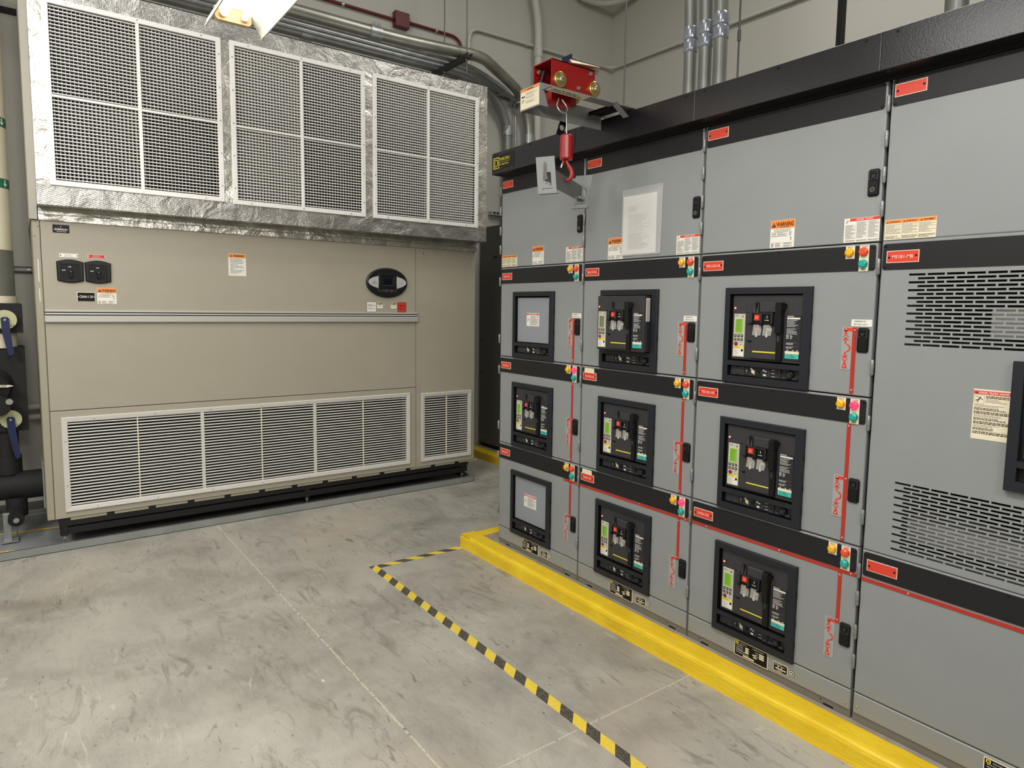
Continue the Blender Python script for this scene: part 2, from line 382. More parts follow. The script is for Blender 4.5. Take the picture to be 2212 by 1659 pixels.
def glyphs(t, bold=0):
    k = (t, bold)
    if k in _G: return _G[k]
    cu = bpy.data.curves.new('t', 'FONT'); cu.body = t; cu.size = 1; cu.resolution_u = 2; cu.offset = bold; cu.fill_mode = 'FRONT'
    ob = bpy.data.objects.new('t', cu); COL.objects.link(ob)
    bpy.context.view_layer.update()
    me = ob.evaluated_get(bpy.context.evaluated_depsgraph_get()).to_mesh()
    vs_ = [(v.co.x/.70, v.co.y/.70) for v in me.vertices]; fs = [tuple(p.vertices) for p in me.polygons]
    bpy.data.objects.remove(ob); bpy.data.curves.remove(cu)
    xs = [v[0] for v in vs_] or [0, 1]
    _G[k] = (vs_, fs, (min(xs), max(xs))); return _G[k]
def thing(name, label, cat, loc=(0, 0, 0), group=None):
    o = bpy.data.objects.new(name, None); COL.objects.link(o); o.location = loc; o['label'] = label; o['category'] = cat
    if group: o['group'] = group
    ORG[o.name] = tuple(loc); return o
def tag(o, label, cat, group=None, kind=None):
    o['label'] = label; o['category'] = cat
    if group: o['group'] = group
    if kind: o['kind'] = kind
    return o
def struct(mb, name, label=None):
    o = mb.build(name); o['kind'] = 'structure'
    if label: o['label'] = label
    return o
def copy_tree(o, parent=None):
    c = o.copy(); COL.objects.link(c)
    if parent: c.parent = parent
    for ch in list(o.children): copy_tree(ch, c)
    return c
def bend(pts, r=.12, n=6):
    """round the corners of a polyline"""
    P = [Vector(p) for p in pts]; out = [P[0]]
    for i in range(1, len(P)-1):
        a, b, c = P[i-1], P[i], P[i+1]; d1 = (a-b); d2 = (c-b)
        k = min(r, d1.length*.49, d2.length*.49); s_ = b+d1.normalized()*k; e = b+d2.normalized()*k
        for j in range(n+1):
            t = j/n; out.append((1-t)**2*s_+2*t*(1-t)*b+t*t*e)
    out.append(P[-1]); return [tuple(p) for p in out]

# ---------------------------------------------------------------- room shell
YB, XR = 1.0, 5.77
mb = MB(); mb.box(-5, -9, -.1, XR+.1, YB+.1, 0, FLOORM); struct(mb, 'floor', 'worn grey concrete floor with two saw-cut joints')
mb = MB(); mb.box(-5, YB, 0, XR+.1, YB+.12, 6.2, WALL); struct(mb, 'wall_back', 'pale grey painted wall behind the air handler')
mb = MB(); mb.box(XR, -9, 0, XR+.12, YB, 6.2, WALL); struct(mb, 'wall_right', 'pale grey painted wall behind the switchgear')
mb = MB(); mb.box(-5.1, -9, 0, -5, YB, 6.2, WALL); struct(mb, 'wall_left')
mb = MB(); mb.box(-5.1, -9.12, 0, XR+.12, -9, 6.2, WALL); struct(mb, 'wall_front')
mb = MB(); mb.box(-5.1, -9.12, 6.2, XR+.12, YB+.12, 6.3, CEIL); struct(mb, 'ceiling')
mb = MB(); mb.box(-5, YB-.012, 0, 3.7, YB, .10, CABD); struct(mb, 'baseboard_back', 'dark baseboard along the back wall')

# ---------------------------------------------------------------- labels (sub-parts)
def sticker_warning(f, a0, b0, a1, b1, parent, c=.0012, num='2', val='7.87', name='warning_label', seed=1):
    mb = MB(f); W = a1-a0; H = b1-b0
    mb.box(a0, b0, 0, a1, b1, c, WHITE); c += .0004
    hb = b1-H*.30
    mb.rect(a0+.0005, hb, a1-.0005, b1-.0005, c, ORANGE); c2 = c+.0005
    tri(mb, a0+W*.14, hb+H*.055, W*.09, H*.17, c2)
    mb.text('WARNING', a0+W*.24, hb+H*.07, H*.155, c2, INK, W*.72, .02, 'l')
    mb.scrib(a0+W*.4, hb+H*.04, a1-W*.1, 1, .004, H*.015, c2, INK, seed)
    mb.text('Arc Flash and Shock Hazards', a0+W/2, hb-H*.06, H*.035, c2, INK, W*.72)
    mb.text('Appropriate PPE Required', a0+W/2, hb-H*.115, H*.035, c2, INK, W*.66)
    mb.scrib(a0+W*.05, hb-H*.135, a1-W*.3, 1, .01, H*.012, c2, INKG, seed+1, full=1)
    mb.text(val, a0+W*.06, hb-H*.235, H*.06, c2, INK, W*.18, 0, 'l')
    mb.scrib(a0+W*.3, hb-H*.17, a0+W*.72, 3, H*.03, H*.012, c2, INKG, seed+2)
    mb.scrib(a0+W*.78, hb-H*.14, a1-W*.06, 5, H*.03, H*.012, c2, INKG, seed+3)
    mb.scrib(a0+W*.04, hb-H*.27, a0+W*.72, 1, .01, H*.014, c2, INK, seed+4, full=1)
    mb.text(num, a1-W*.14, hb-H*.42, H*.10, c2, INK)
    mb.rect(a0+W*.03, b0+H*.185, a1-W*.03, b0+H*.188, c2, INKG)
    mb.scrib(a0+W*.06, b0+H*.17, a0+W*.17, 6, H*.026, H*.012, c2, INK, seed+5)
    mb.scrib(a0+W*.22, b0+H*.17, a0+W*.5, 6, H*.026, H*.010, c2, INKG, seed+6)
    mb.text('HERZIG', a0+W*.56, b0+H*.13, H*.035, c2, SCREENB, W*.34, .01, 'l')
    mb.scrib(a0+W*.56, b0+H*.09, a1-W*.06, 3, H*.026, H*.010, c2, INKG, seed+7)
    return mb.build(name, parent, label='white arc flash warning sticker with orange header')
def tri(mb, a, b, w_, h, c, inner=CREAM):
    mb.poly([(a-w_, b, c), (a+w_, b, c), (a, b+h, c)], INK)
    mb.rect(a-w_*.09, b+h*.28, a+w_*.09, b+h*.66, c+.0004, inner); mb.rect(a-w_*.09, b+h*.1, a+w_*.09, b+h*.2, c+.0004, inner)
def stick_man(mb, a0, b0, a1, b1, c):
    W = a1-a0; H = b1-b0
    def ln(x0, y0, x1, y1, t=.03):
        dx, dy = (x1-x0)*W, (y1-y0)*H; L_ = math.hypot(dx, dy) or 1; px, py = -dy/L_*t*W, dx/L_*t*W
        X0, Y0, X1, Y1 = a0+x0*W, b0+y0*H, a0+x1*W, b0+y1*H
        mb.poly([(X0-px, Y0-py, c), (X1-px, Y1-py, c), (X1+px, Y1+py, c), (X0+px, Y0+py, c)], INK)
    ln(.1, .85, .5, .72, .015); ln(.5, .5, .62, .8, .05); ln(.55, .72, .9, .45, .03); ln(.5, .5, .1, .3, .035); ln(.5, .5, .3, .1, .035)
def sticker_danger3(f, a0, b0, a1, b1, parent, seed=1):
    mb = MB(f); W = a1-a0; H = b1-b0; mb.box(a0, b0, 0, a1, b1, .0012, WHITE); c = .0017
    mb.rect(a0+W*.16, b1-H*.13, a1-.001, b1-.001, c, RED)
    mb.text('DANGER / PELIGRO', a0+W*.58, b1-H*.105, H*.075, c+.0005, INKW, W*.46)
    stick_man(mb, a0+W*.03, b1-H*.24, a0+W*.15, b1-H*.03, c)
    for k in range(3):
        x = a0+W*(.04+.325*k)
        top = b1-H*(.28 if k == 0 else .17)
        mb.scrib(x, top, x+W*.28, 19 if k == 0 else 22, H*.031, H*.014, c, INKG, seed+k, full=.5)
        mb.rect(x+W*.295, b0+H*.04, x+W*.298, b1-H*.15, c, INKG)
    for k in range(3): mb.scrib(a0+W*(.04+.325*k), b0+H*.09, a0+W*(.32+.325*k), 2, H*.03, H*.014, c, INK, seed+9+k, full=1)
    return mb.build('danger_label', parent, label='white three-column danger sticker with red header')
def sticker_yellow3(f, a0, b0, a1, b1, parent, seed=1):
    mb = MB(f); W = a1-a0; H = b1-b0; mb.box(a0, b0, 0, a1, b1, .0012, CREAM); c = .0017
    mb.rect(a0+.001, b1-H*.19, a1-.001, b1-.001, c, ORANGE)
    for k, t in enumerate(('WARNING', 'ADVERTENCIA', 'AVERTISSEMENT')):
        x = a0+W*(.02+.33*k)
        tri(mb, x+W*.035, b1-H*.16, W*.02, H*.09, c+.0005)
        mb.text(t, x+W*.065, b1-H*.15, H*.075, c+.0005, INK, W*.22, .01, 'l')
        mb.scrib(x, b1-H*.24, x+W*.3, 9, H*.055, H*.022, c, INKG, seed+k, full=.4)
        mb.scrib(x, b0+H*.19, x+W*.3, 3, H*.055, H*.022, c, INK, seed+k+5, full=.4)
        if k: mb.rect(x-W*.012, b0+.001, x-W*.010, b1-H*.2, c, INKG)
    return mb.build('caution_label', parent, label='cream three-column warning sticker with orange header')
def sticker_danger1(f, a0, b0, a1, b1, parent, c0=0, name='danger_label', seed=1):
    mb = MB(f); W = a1-a0; H = b1-b0; mb.box(a0, b0, c0, a1, b1, c0+.0012, CREAM); c = c0+.0017
    mb.rect(a0+.001, b1-H*.10, a1-.001, b1-H*.03, c, RED)
    tri(mb, a0+W*.09, b1-H*.09, W*.035, H*.045, c+.0004)
    mb.text('DANGER / PELIGRO / DANGER', a0+W*.14, b1-H*.085, H*.04, c+.0005, INKW, W*.8, .01, 'l')
    mb.frame(a0+W*.02, b1-H*.29, a0+W*.30, b1-H*.115, W*.006, 0, c, INKG); stick_man(mb, a0+W*.03, b1-H*.28, a0+W*.29, b1-H*.12, c+.0003)
    mb.scrib(a0+W*.34, b1-H*.125, a1-W*.05, 2, H*.028, H*.016, c, INK, seed, full=1)
    mb.scrib(a0+W*.34, b1-H*.19, a1-W*.05, 3, H*.026, H*.010, c, INKG, seed+1)
    y = b1-H*.31
    for k in range(3):
        mb.scrib(a0+W*.04, y, a1-W*.06, 2, H*.026, H*.010, c, INKG, seed+2+k); y -= H*.06
        mb.scrib(a0+W*.04, y, a1-W*.06, 2, H*.026, H*.014, c, INK, seed+5+k); y -= H*.06
        mb.rect(a0+W*.03, y, a1-W*.04, y+H*.003, c, INKG); y -= H*.015
        mb.scrib(a0+W*.04, y, a1-W*.03, 2, H*.028, H*.016, c, INK, seed+9+k, full=1); y -= H*.065
    return mb.build(name, parent, label='cream danger sticker with red header and falling figure')

# ---------------------------------------------------------------- switchgear line-up
XS, ZT, ZB, WS = 2.303, 2.394, .087, .776
Y0S = [-1.663, -2.4355, -3.2055, -3.978]
ZR = [1.845, 1.294, .743]
def SF(Y0): return lambda a, b, c: (XS-c, Y0-a, b)

def door_panel(mb, a0, b0, a1, b1, holes, mt=GREY, t=.022, ch=.004):
    """sheet door with rectangular holes; front at c=0"""
    As = sorted({a0+ch, a1-ch, *[h[0] for h in holes], *[h[2] for h in holes]}); Bs = sorted({b0+ch, b1-ch, *[h[1] for h in holes], *[h[3] for h in holes]})
    for i in range(len(As)-1):
        for j in range(len(Bs)-1):
            ca, cb = (As[i]+As[i+1])/2, (Bs[j]+Bs[j+1])/2
            if any(h[0] < ca < h[2] and h[1] < cb < h[3] for h in holes): continue
            mb.rect(As[i], Bs[j], As[i+1], Bs[j+1], 0, mt)
    rr = lambda i, c: [(a0+i, b0+i, c), (a1-i, b0+i, c), (a1-i, b1-i, c), (a0+i, b1-i, c)]
    vs_ = rr(ch, 0)+rr(ch*.3, -ch*.3)+rr(0, -ch)+rr(0, -t); fs = []
    for q in range(3):
        for k in range(4): j = (k+1) % 4; fs.append((q*4+k, q*4+j, (q+1)*4+j, (q+1)*4+k))
    mb.mesh(vs_, fs, mt)
    if holes:
        for h in holes:
            p = [(h[0], h[1]), (h[2], h[1]), (h[2], h[3]), (h[0], h[3])]
            for k in range(4): x0, y0 = p[k]; x1, y1 = p[(k+1) % 4]; mb.poly([(x0, y0, 0), (x1, y1, 0), (x1, y1, -t), (x0, y0, -t)], mt)
    else: mb.rect(a0, b0, a1, b1, -t, mt)

def screw(mb, a, b, c, r=.0042, mt=BLACK): mb.disc(a, b, r, c, c+.0025, mt, n=10, ch=.001)
def nameplate(f, a0, b0, a1, b1, t, parent, c=.003):
    mb = MB(f); mb.box(a0, b0, c, a1, b1, c+.002, CREAM); mb.rect(a0+.0022, b0+.0022, a1-.0022, b1-.0022, c+.0024, RED)
    screw(mb, a0+.009, (b0+b1)/2-.002, c+.0024, .0036); screw(mb, a1-.009, (b0+b1)/2+.002, c+.0024, .0036)
    if t: mb.text(t, (a0+a1)/2, (b0+b1)/2-.0055, .011, c+.003, INKR, min(.072, .0085*len(t)), .005)
    return mb.build('nameplate', parent, label='red engraved nameplate reading '+t if t else 'blank red engraved nameplate')
def trim_bar(f, a0, b0, a1, b1, parent):
    mb = MB(f); e = .006
    pts = [(a0+e, b0), (a1-e, b0), (a1, b0+e), (a1, b1-e), (a1-e, b1), (a0+e, b1), (a0, b1-e), (a0, b0+e)]
    mb.prism(pts, 0, .003, BAR)
    m_ = (a0+a1)/2
    for a in (a0+.009, m_, a1-.009):
        for b in (b0+.009 if a != m_ else b0+.005, b1-.009 if a != m_ else b1-.005): screw(mb, a, b, .003)
    return mb.build('trim_bar', parent, label='charcoal trim bar')
def latch(f, a0, b0, a1, b1, parent, key=False):
    mb = MB(f); e = .006; W = a1-a0; H = b1-b0
    pts = [(a0+e, b0), (a1-e, b0), (a1, b0+e), (a1, b1-e), (a1-e, b1), (a0+e, b1), (a0, b1-e), (a0, b0+e)]
    mb.prism(pts, 0, .006, BLACK, .0015)
    mb.box(a0+W*.08, b0+H*.05, .006, a1-W*.08, b0+H*.58, .010, BLACK, .0012)
    mb.box(a0+W*.3, b0+H*.6, .006, a1-W*.3, b0+H*.82, .009, BLACK, .001)
    mb.frame(a0+W*.08, b0+H*.6, a1-W*.08, b1-H*.05, W*.10, .006, .0085, BRK2)
    mb.scrib(a0+W*.4, b0+H*.76, a1-W*.3, 2, .004, .001, .0092, INKG, 3)
    if key: mb.ring((a0+a1)/2, b0+H*.24, W*.2, W*.15, .010, .0115, INKG); mb.disc((a0+a1)/2, b0+H*.24, W*.12, .010, .0112, BRK2, n=14)
    return mb.build('latch', parent, label='black latch handle')
def hinge(f, a, b1, parent, L_=.056):
    mb = MB(f)
    mb.tube([(a, b1-L_, .006), (a, b1-L_+.004, .006), (a, b1-.004, .006), (a, b1, .006)], [.003, .0062, .0062, .004], HINGE, 10)
    for q in (.32, .62): mb.tube([(a, b1-L_*q-.001, .006), (a, b1-L_*q, .006)], .0067, STEELD, 10)
    return mb.build('hinge', parent, label='bright zinc hinge barrel')
def lamps(f, zr, parent, lit):
    mb = MB(f); z0 = zr-.005
    mb.box(.653, z0-.046, .003, .686, z0, .0042, CREAM); mb.text('FAULT', .6695, z0-.008, .0055, .0048, INK, .020)
    mb.build('lamp_plate', parent, label='cream fault lamp plate')
    mb = MB(f); mb.box(.703, z0-.092, .003, .737, z0, .0042, CREAM); mb.text('CLOSED', .720, z0-.008, .0055, .0048, INK, .024); mb.text('OPEN', .720, z0-.089, .0055, .0048, INK, .017)
    mb.build('lamp_plate', parent, label='cream closed and open lamp plate')
    for a, b, mt, nm in ((.6695, zr-.029, LAMPY, 'amber fault lamp'), (.720, zr-.029, LAMPP if lit else LAMPR, 'pink lit closed lamp' if lit else 'red closed lamp'), (.720, zr-.071, LAMPT, 'teal open lamp')):
        mb = MB(f); mb.disc(a, b, .0155, .004, .008, mt, n=20); mb.disc(a, b, .0142, .008, .021, mt, n=20, ch=.004)
        mb.build('indicator_lamp', parent, label=nm)
def mimic(f, zr, parent, row):
    mb = MB(f); a0, a1 = .655, .694; b1, b0 = zr-.296, zr-.454
    mb.box(a0, b0, 0, a1, b1, .002, CLEARG); c = .0026; m_ = .671
    def bar(x0, y0, x1, y1): mb.rect(x0, y0, x1, y1, c, RED)
    bar(.664, b1-.016, .6965, b1-.004); bar(.665, b1-.026, .675, b1-.012)
    def chev(y, s_): mb.poly([(m_-.010, y-.008*s_, c), (m_-.010, y-.003*s_, c), (m_, y+.007*s_, c), (m_, y+.002*s_, c)], RED); mb.poly([(m_+.010, y-.008*s_, c), (m_, y+.002*s_, c), (m_, y+.007*s_, c), (m_+.010, y-.003*s_, c)], RED)
    chev(b1-.032, 1); chev(b1-.044, 1); bar(m_-.003, b1-.062, m_+.003, b1-.042)
    n_ = 10
    for k in range(n_):
        t0, t1 = -math.pi/2+math.pi*k/n_, -math.pi/2+math.pi*(k+1)/n_; cy = b1-.078
        P = lambda r, t: (m_+.004+r*math.cos(t), cy+r*math.sin(t), c)
        mb.poly([P(.0155, t0), P(.0155, t1), P(.010, t1), P(.010, t0)], RED)
    bar(m_-.003, b1-.112, m_+.003, b1-.092); chev(b1-.110, -1); chev(b1-.122, -1)
    mb.poly([(m_-.003, b1-.128, c), (m_-.010, b0+.006, c), (m_+.010, b0+.006, c), (m_+.003, b1-.128, c)], RED)
    for y in (b1-.010, b0+.012): mb.disc(.670, y, .0035, .0028, .005, ZINC, n=10, ch=.001)
    mb.build('mimic_plate', parent, label='clear plate with red single-line symbol')
    mb = MB(f)
    t0 = {0: zr-.298, 1: zr-.098, 2: zr-.111}[row]; t1 = {0: zr-.538, 1: zr-.541, 2: zr-.308}[row]
    mb.box(.6955, t1, 0, .7085, t0, .003, REDD)
    ys = [t0-.010, t1+.012]+([zr-.306] if row == 1 else [])
    for y in ys: mb.disc(.702, y, .0036, .003, .0055, ZINC, n=10, ch=.001)
    mb.build('mimic_strip', parent, label='red mimic strip')
CLEARG = mat('mimic_plate_pale', (158, 158, 156), .25)

def bezel(f, zr, parent, blank):
    mb = MB(f); z1, z0 = zr-.147, zr-.547; a0, a1 = .146, .537
    ia0, ia1, iz1, iz0 = .173, .502, zr-.174, zr-.452; lz1, lz0 = zr-.472, zr-.516
    t = .015
    door_b = lambda x0, y0, x1, y1: mb.rect(x0, y0, x1, y1, t, BEZ)
    e = .003
    As = [a0+e, ia0, ia1, a1-e]; Bs = [z0+e, lz0, lz1, iz0, iz1, z1-e]
    for i in range(3):
        for j in range(5):
            if i == 1 and j in (1, 3): continue
            door_b(As[i], Bs[j], As[i+1], Bs[j+1])
    rr = lambda i, c: [(a0+i, z0+i, c), (a1-i, z0+i, c), (a1-i, z1-i, c), (a0+i, z1-i, c)]
    vs_ = rr(e, t)+rr(0, t-e)+rr(0, 0); fs = []
    for q in range(2):
        for k in range(4): j = (k+1) % 4; fs.append((q*4+k, q*4+j, (q+1)*4+j, (q+1)*4+k))
    mb.mesh(vs_, fs, BEZ)
    for (x0, y0, x1, y1) in ((ia0, iz0, ia1, iz1), (ia0, lz0, ia1, lz1)):
        p = [(x0, y0), (x1, y0), (x1, y1), (x0, y1)]
        for k in range(4): q0 = p[k]; q1 = p[(k+1) % 4]; mb.poly([(*q0, t), (*q1, t), (*q1, -.018), (*q0, -.018)], BLACK)
    for y in (zr-.26, zr-.38, zr-.47): mb.box(a1-.001, y-.012, .004, a1+.002, y+.012, .012, BLACK)
    mb.build('bezel', parent, label='blue-black plastic bezel')
    if blank:
        mb = MB(f); mb.box(ia0+.006, iz0+.004, -.012, ia1-.014, iz1-.008, -.002, PANELG, .0015); mb.build('blank_plate', parent, label='plain grey filler plate')
        g = lambda a, b, c: f(a, b, c-.002)
        mb = MB(g); x0, x1, y0, y1 = .272, .392, zr-.351, zr-.273; W, H = x1-x0, y1-y0
        mb.box(x0, y0, 0, x1, y1, .0012, WHITE); mb.rect(x0+.001, y1-H*.15, x1-.001, y1-H*.04, .0017, RED); mb.text('DANGER/PELIGRO/DANGER', x0+W/2, y1-H*.13, H*.07, .0022, INKW, W*.7)
        stick_man(mb, x0+W*.04, y0+H*.3, x0+W*.24, y0+H*.65, .0017)
        mb.scrib(x0+W*.3, y1-H*.22, x1-W*.05, 12, H*.06, H*.025, .0017, INKG, int(zr*100), full=.4)
        mb.build('danger_label', parent, label='small white danger sticker with red header')
        rack(f, zr, parent, 'racking_panel')

def rack(f, zr, parent, name, key=True):
    mb = MB(f); z1, z0 = zr-.474, zr-.514; c = -.006; zm = (z0+z1)/2
    mb.box(.175, z0, -.018, .497, z1, c, BRK2)
    mb.box(.180, z0+.001, c, .246, z1-.001, c+.004, BRK, .001)
    for a in (.195, .229): mb.ring(a, zm, .011, .0095, c+.004, c+.0046, BRK2, 16)
    for b in (z0+.006, z1-.006): mb.disc(.213, b, .0035, c+.004, c+.005, BLACK, n=10)
    mb.box(.250, z0+.002, c, .262, z1-.002, c+.003, BRK, .001); mb.text('N', .256, zm, .006, c+.0035, INKW)
    mb.box(.266, z0+.002, c, .300, z0+.010, c+.006, BRK, .001)
    mb.disc(.286, zm, .008, c, c+.004, CREAM, n=12, ch=.001)
    mb.poly([(.272, z1-.008, c+.002), (.280, z1-.004, c+.002), (.296, z0+.010, c+.002), (.290, z0+.008, c+.002)], CREAM)
    mb.ring(.316, zm, .0105, .0085, c, c+.005, BRK, 18); mb.disc(.316, zm, .008, c, c+.002, BLACK, n=16)
    mb.ring(.345, zm, .0165, .0155, c, c+.002, INKG, 22)
    for a, b, s_ in ((.335, z1-.011, .006), (.345, z1-.015, .005), (.340, z0+.010, .007)): mb.disc(a, b, s_, c, c+.0022, INKW, rb=s_*.55, n=9)
    for k in range(3): mb.scrib(.370, z1-.006-k*.013, .386, 1, .01, .002, c+.0005, INKW, k)
    mb.box(.394, z0+.002, c, .410, z0+.012, c+.010, BRK, .001); mb.box(.411, z0, c, .414, z1, c+.008, BRK)
    mb.box(.418, z0+.002, c, .488, z0+.011, c+.008, BRK, .001)
    mb.disc(.455, zm, .0165, c, c+.013, BLACK, n=20, ch=.002); mb.disc(.455, zm, .010, c+.013, c+.0145, BRK2, n=18)
    return mb.build(name, parent, label='racking shutter panel with key slot and knob')

BK_LABEL = 'grey low-voltage circuit breaker front with trip unit, push buttons and charging lever'
def make_breaker(loc, label, screen=LCD, zrel=0.0):
    """a drawn-out breaker in local frame u,z relative to a cell; root at (XS,Y0,zr)"""
    root = thing('circuit_breaker', label, 'circuit breaker', loc, 'circuit breakers in the switchgear cells')
    Y0, zr = loc[1], loc[2]; X0 = loc[0]
    f = lambda a, b, c: (X0-c, Y0-a, zr+b)
    mb = MB(f)
    mb.box(.180, -.447, -.020, .497, -.178, .002, BRK, .002)
    mb.box(.248, -.440, .002, .283, -.375, .006, BRK, .001); mb.box(.248, -.366, .002, .283, -.300, .006, BRK, .001); mb.box(.262, -.372, .002, .273, -.366, .006, BLACK)
    mb.box(.252, -.298, .002, .287, -.208, .008, BRK, .0015)
    for b in (-.225, -.281): mb.disc(.268, b, .0105, .008, .0084, BRK2, n=8); mb.disc(.268, b, .0095, .0084, .0088, BRK, n=8)
    for a in (.257, .280): mb.disc(a, -.250, .0035, .008, .0086, BLACK, n=10)
    mb.build('front_panel', root)
    mb = MB(f)
    mb.box(.284, -.438, .002, .395, -.250, .012, BRK, .002)
    mb.box(.318, -.250, .002, .395, -.208, .022, BRK, .004)
    for a in (.290, .304): mb.poly([(a, -.209, .006), (a+.009, -.209, .006), (a+.009, -.250, .020), (a, -.250, .020)], BRK); mb.box(a+.009, -.250, .004, a+.0115, -.209, .020, BRK2)
    mb.rect(.289, -.4115, .3935, -.4065, .0125, YEL)
    mb.build('mechanism_cover', root)
    mb = MB(f)
    mb.box(.284, -.296, .012, .382, -.249, .018, BLACK, .002)
    mb.box(.326, -.296, .018, .334, -.249, .028, BRK2, .002); mb.box(.284, -.296, .018, .290, -.249, .028, BRK2, .002); mb.box(.374, -.296, .018, .382, -.249, .028, BRK2, .002)
    mb.box(.288, -.255, .018, .378, -.249, .024, BRK2)
    for a in (.287, .330, .378): mb.disc(a, -.296, .006, .016, .030, BLACK, n=12)
    mb.build('button_housing', root, label='black push button housing')
    mb = MB(f); mb.box(.297, -.282, .018, .322, -.258, .023, RED, .0015); mb.text('O', .3095, -.274, .009, .0235, INKR, bold=.01); mb.build('open_button', root, label='red open push button')
    mb = MB(f); mb.box(.343, -.284, .018, .369, -.257, .023, BLACK, .0015); mb.text('I', .357, -.272, .010, .0235, INKW, bold=.02); mb.scrib(.347, -.279, .366, 1, .01, .0022, .0235, INKW, 2); mb.build('close_button', root, label='black close push button')
    mb = MB(f); mb.rect(.295, -.3215, .319, -.3105, .0126, mat('tag_pink', (226, 98, 84), .5)); mb.rect(.351, -.3215, .375, -.3105, .0126, CREAM); mb.build('status_tag', root, label='pink and cream status windows')
    for a in (.286, .333):
        mb = MB(f); mb.prism([(a+.004, -.299), (a+.040, -.299), (a+.043, -.322), (a+.038, -.343), (a+.026, -.341), (a+.020, -.348), (a+.014, -.341), (a, -.342), (a+.003, -.322)], .014, .0152, CLEAR2)
        mb.ring(a+.020, -.343, .0058, .0040, .0152, .0162, INKW, 12); mb.box(a+.0190, -.338, .0152, a+.0210, -.322, .0160, INKW)
        mb.build('padlock_flap', root, label='clear hinged flap')
    mb = MB(f)
    mb.box(.397, -.440, .002, .420, -.322, .016, BLACK, .002); mb.box(.397, -.330, .002, .421, -.209, .034, BLACK, .003)
    mb.poly([(.421, -.209, .030), (.421, -.245, .030), (.432, -.226, .003), (.432, -.216, .003)], BLACK)
    mb.scrib(.402, -.342, .416, 4, .006, .0018, .0165, INKG, 4)
    mb.build('charging_lever', root, label='black spring charging lever')
    mb = MB(f)
    mb.box(.191, -.436, .002, .244, -.256, .0065, TRIP, .001); c = .007
    mb.scrib(.196, -.261, .214, 1, .01, .0018, c, INK, 5); mb.ring(.233, -.266, .0042, .0030, .0065, .0075, INK, 14); mb.scrib(.196, -.266, .222, 1, .01, .0015, c, INKG, 6)
    mb.rect(.191, -.400, .2435, -.391, c, YEL); tri(mb, .197, -.399, .003, .006, c+.0003); mb.scrib(.203, -.3935, .235, 2, .003, .0009, c+.0004, INK, 7)
    mb.rect(.1915, -.432, .2435, -.401, c, WHITE); mb.scrib(.194, -.405, .226, 8, .0033, .0009, c+.0004, INKG, 8); mb.disc(.236, -.408, .0055, .0066, .0078, INK, n=9)
    mb.disc(.206, -.381, .0088, .0065, .0095, mat('knob_maroon', (136, 26, 32), .35), n=18, ch=.001)
    for b in (-.374, -.384): mb.scrib(.224, b, .240, 1, .01, .0015, c, INK, 9)
    mb.build('trip_unit', root, label='beige electronic trip unit')
    mb = MB(f); mb.frame(.1975, -.338, .2375, -.275, .0025, .0065, .0085, TRIP); mb.rect(.200, -.3355, .235, -.2775, .0072, screen)
    mb.scrib(.203, -.283, .232, 9, .0055, .0012, .0076, mat('lcd_ink', (58, 88, 30), .5), 10); mb.build('display', root, label='green LCD' if screen is LCD else 'unlit grey LCD')
    for i in range(3):
        for j in range(2):
            mb = MB(f); a, b = .2005+i*.0158, -.347-j*.0155; mb.box(a-.0052, b-.0058, .0065, a+.0056, b+.0048, .0085, BLACK, .0008); mb.rect(a-.001, b-.002, a+.0025, b+.002, .0088, INKW); mb.build('key', root, label='small black keypad key')
    mb = MB(f); mb.disc(.192, -.2320, .0045, .002, .0045, mat('led_pink', (250, 170, 150), .3, emit=(255, 120, 100), es=1.0), n=12, ch=.001); mb.text('Reset', .2015, -.234, .003, .0026, BLACK, align='l'); mb.build('reset_button', root, label='small glowing reset button')
    mb = MB(f)
    mb.box(.429, -.437, .002, .4945, -.257, .0040, BRK2, .001); c = .0044
    mb.scrib(.434, -.261, .470, 1, .01, .0025, c, INKW, 11); mb.rect(.434, -.2735, .489, -.267, c, WHITE)
    mb.scrib(.434, -.277, .486, 6, .0048, .0016, c, INKW, 12); mb.rect(.434, -.3085, .489, -.3079, c, INKG); mb.scrib(.434, -.311, .480, 5, .0048, .0016, c, INKW, 13)
    mb.rect(.434, -.339, .446, -.3385, c, INKW)
    for j in range(4): mb.scrib(.434, -.336-j*.0042, .445, 1, .01, .0018, c, INKW, j); mb.scrib(.450, -.336-j*.0042, .461, 1, .01, .0018, c, INKW, j+7)
    for j, y in enumerate((-.365, -.380)): mb.rect(.434, y, .487, y+.0006, c, INKG); mb.scrib(.434, y-.002, .470, 2, .0045, .0016, c, INKW, 20+j)
    mb.rect(.431, -.410, .491, -.399, c, CREAM); mb.rect(.431, -.428, .490, -.411, c, TEAL); mb.ring(.443, -.4195, .005, .0042, .004, c+.0005, INK, 12); mb.scrib(.452, -.414, .478, 3, .004, .0015, c+.0004, INK, 15)
    for a in (.438, .461, .480): mb.scrib(a, -.394, a+.010, 1, .01, .0025, c, INKW, 16)
    mb.build('rating_label', root, label='dark rating label with cream and teal stickers')
    return root

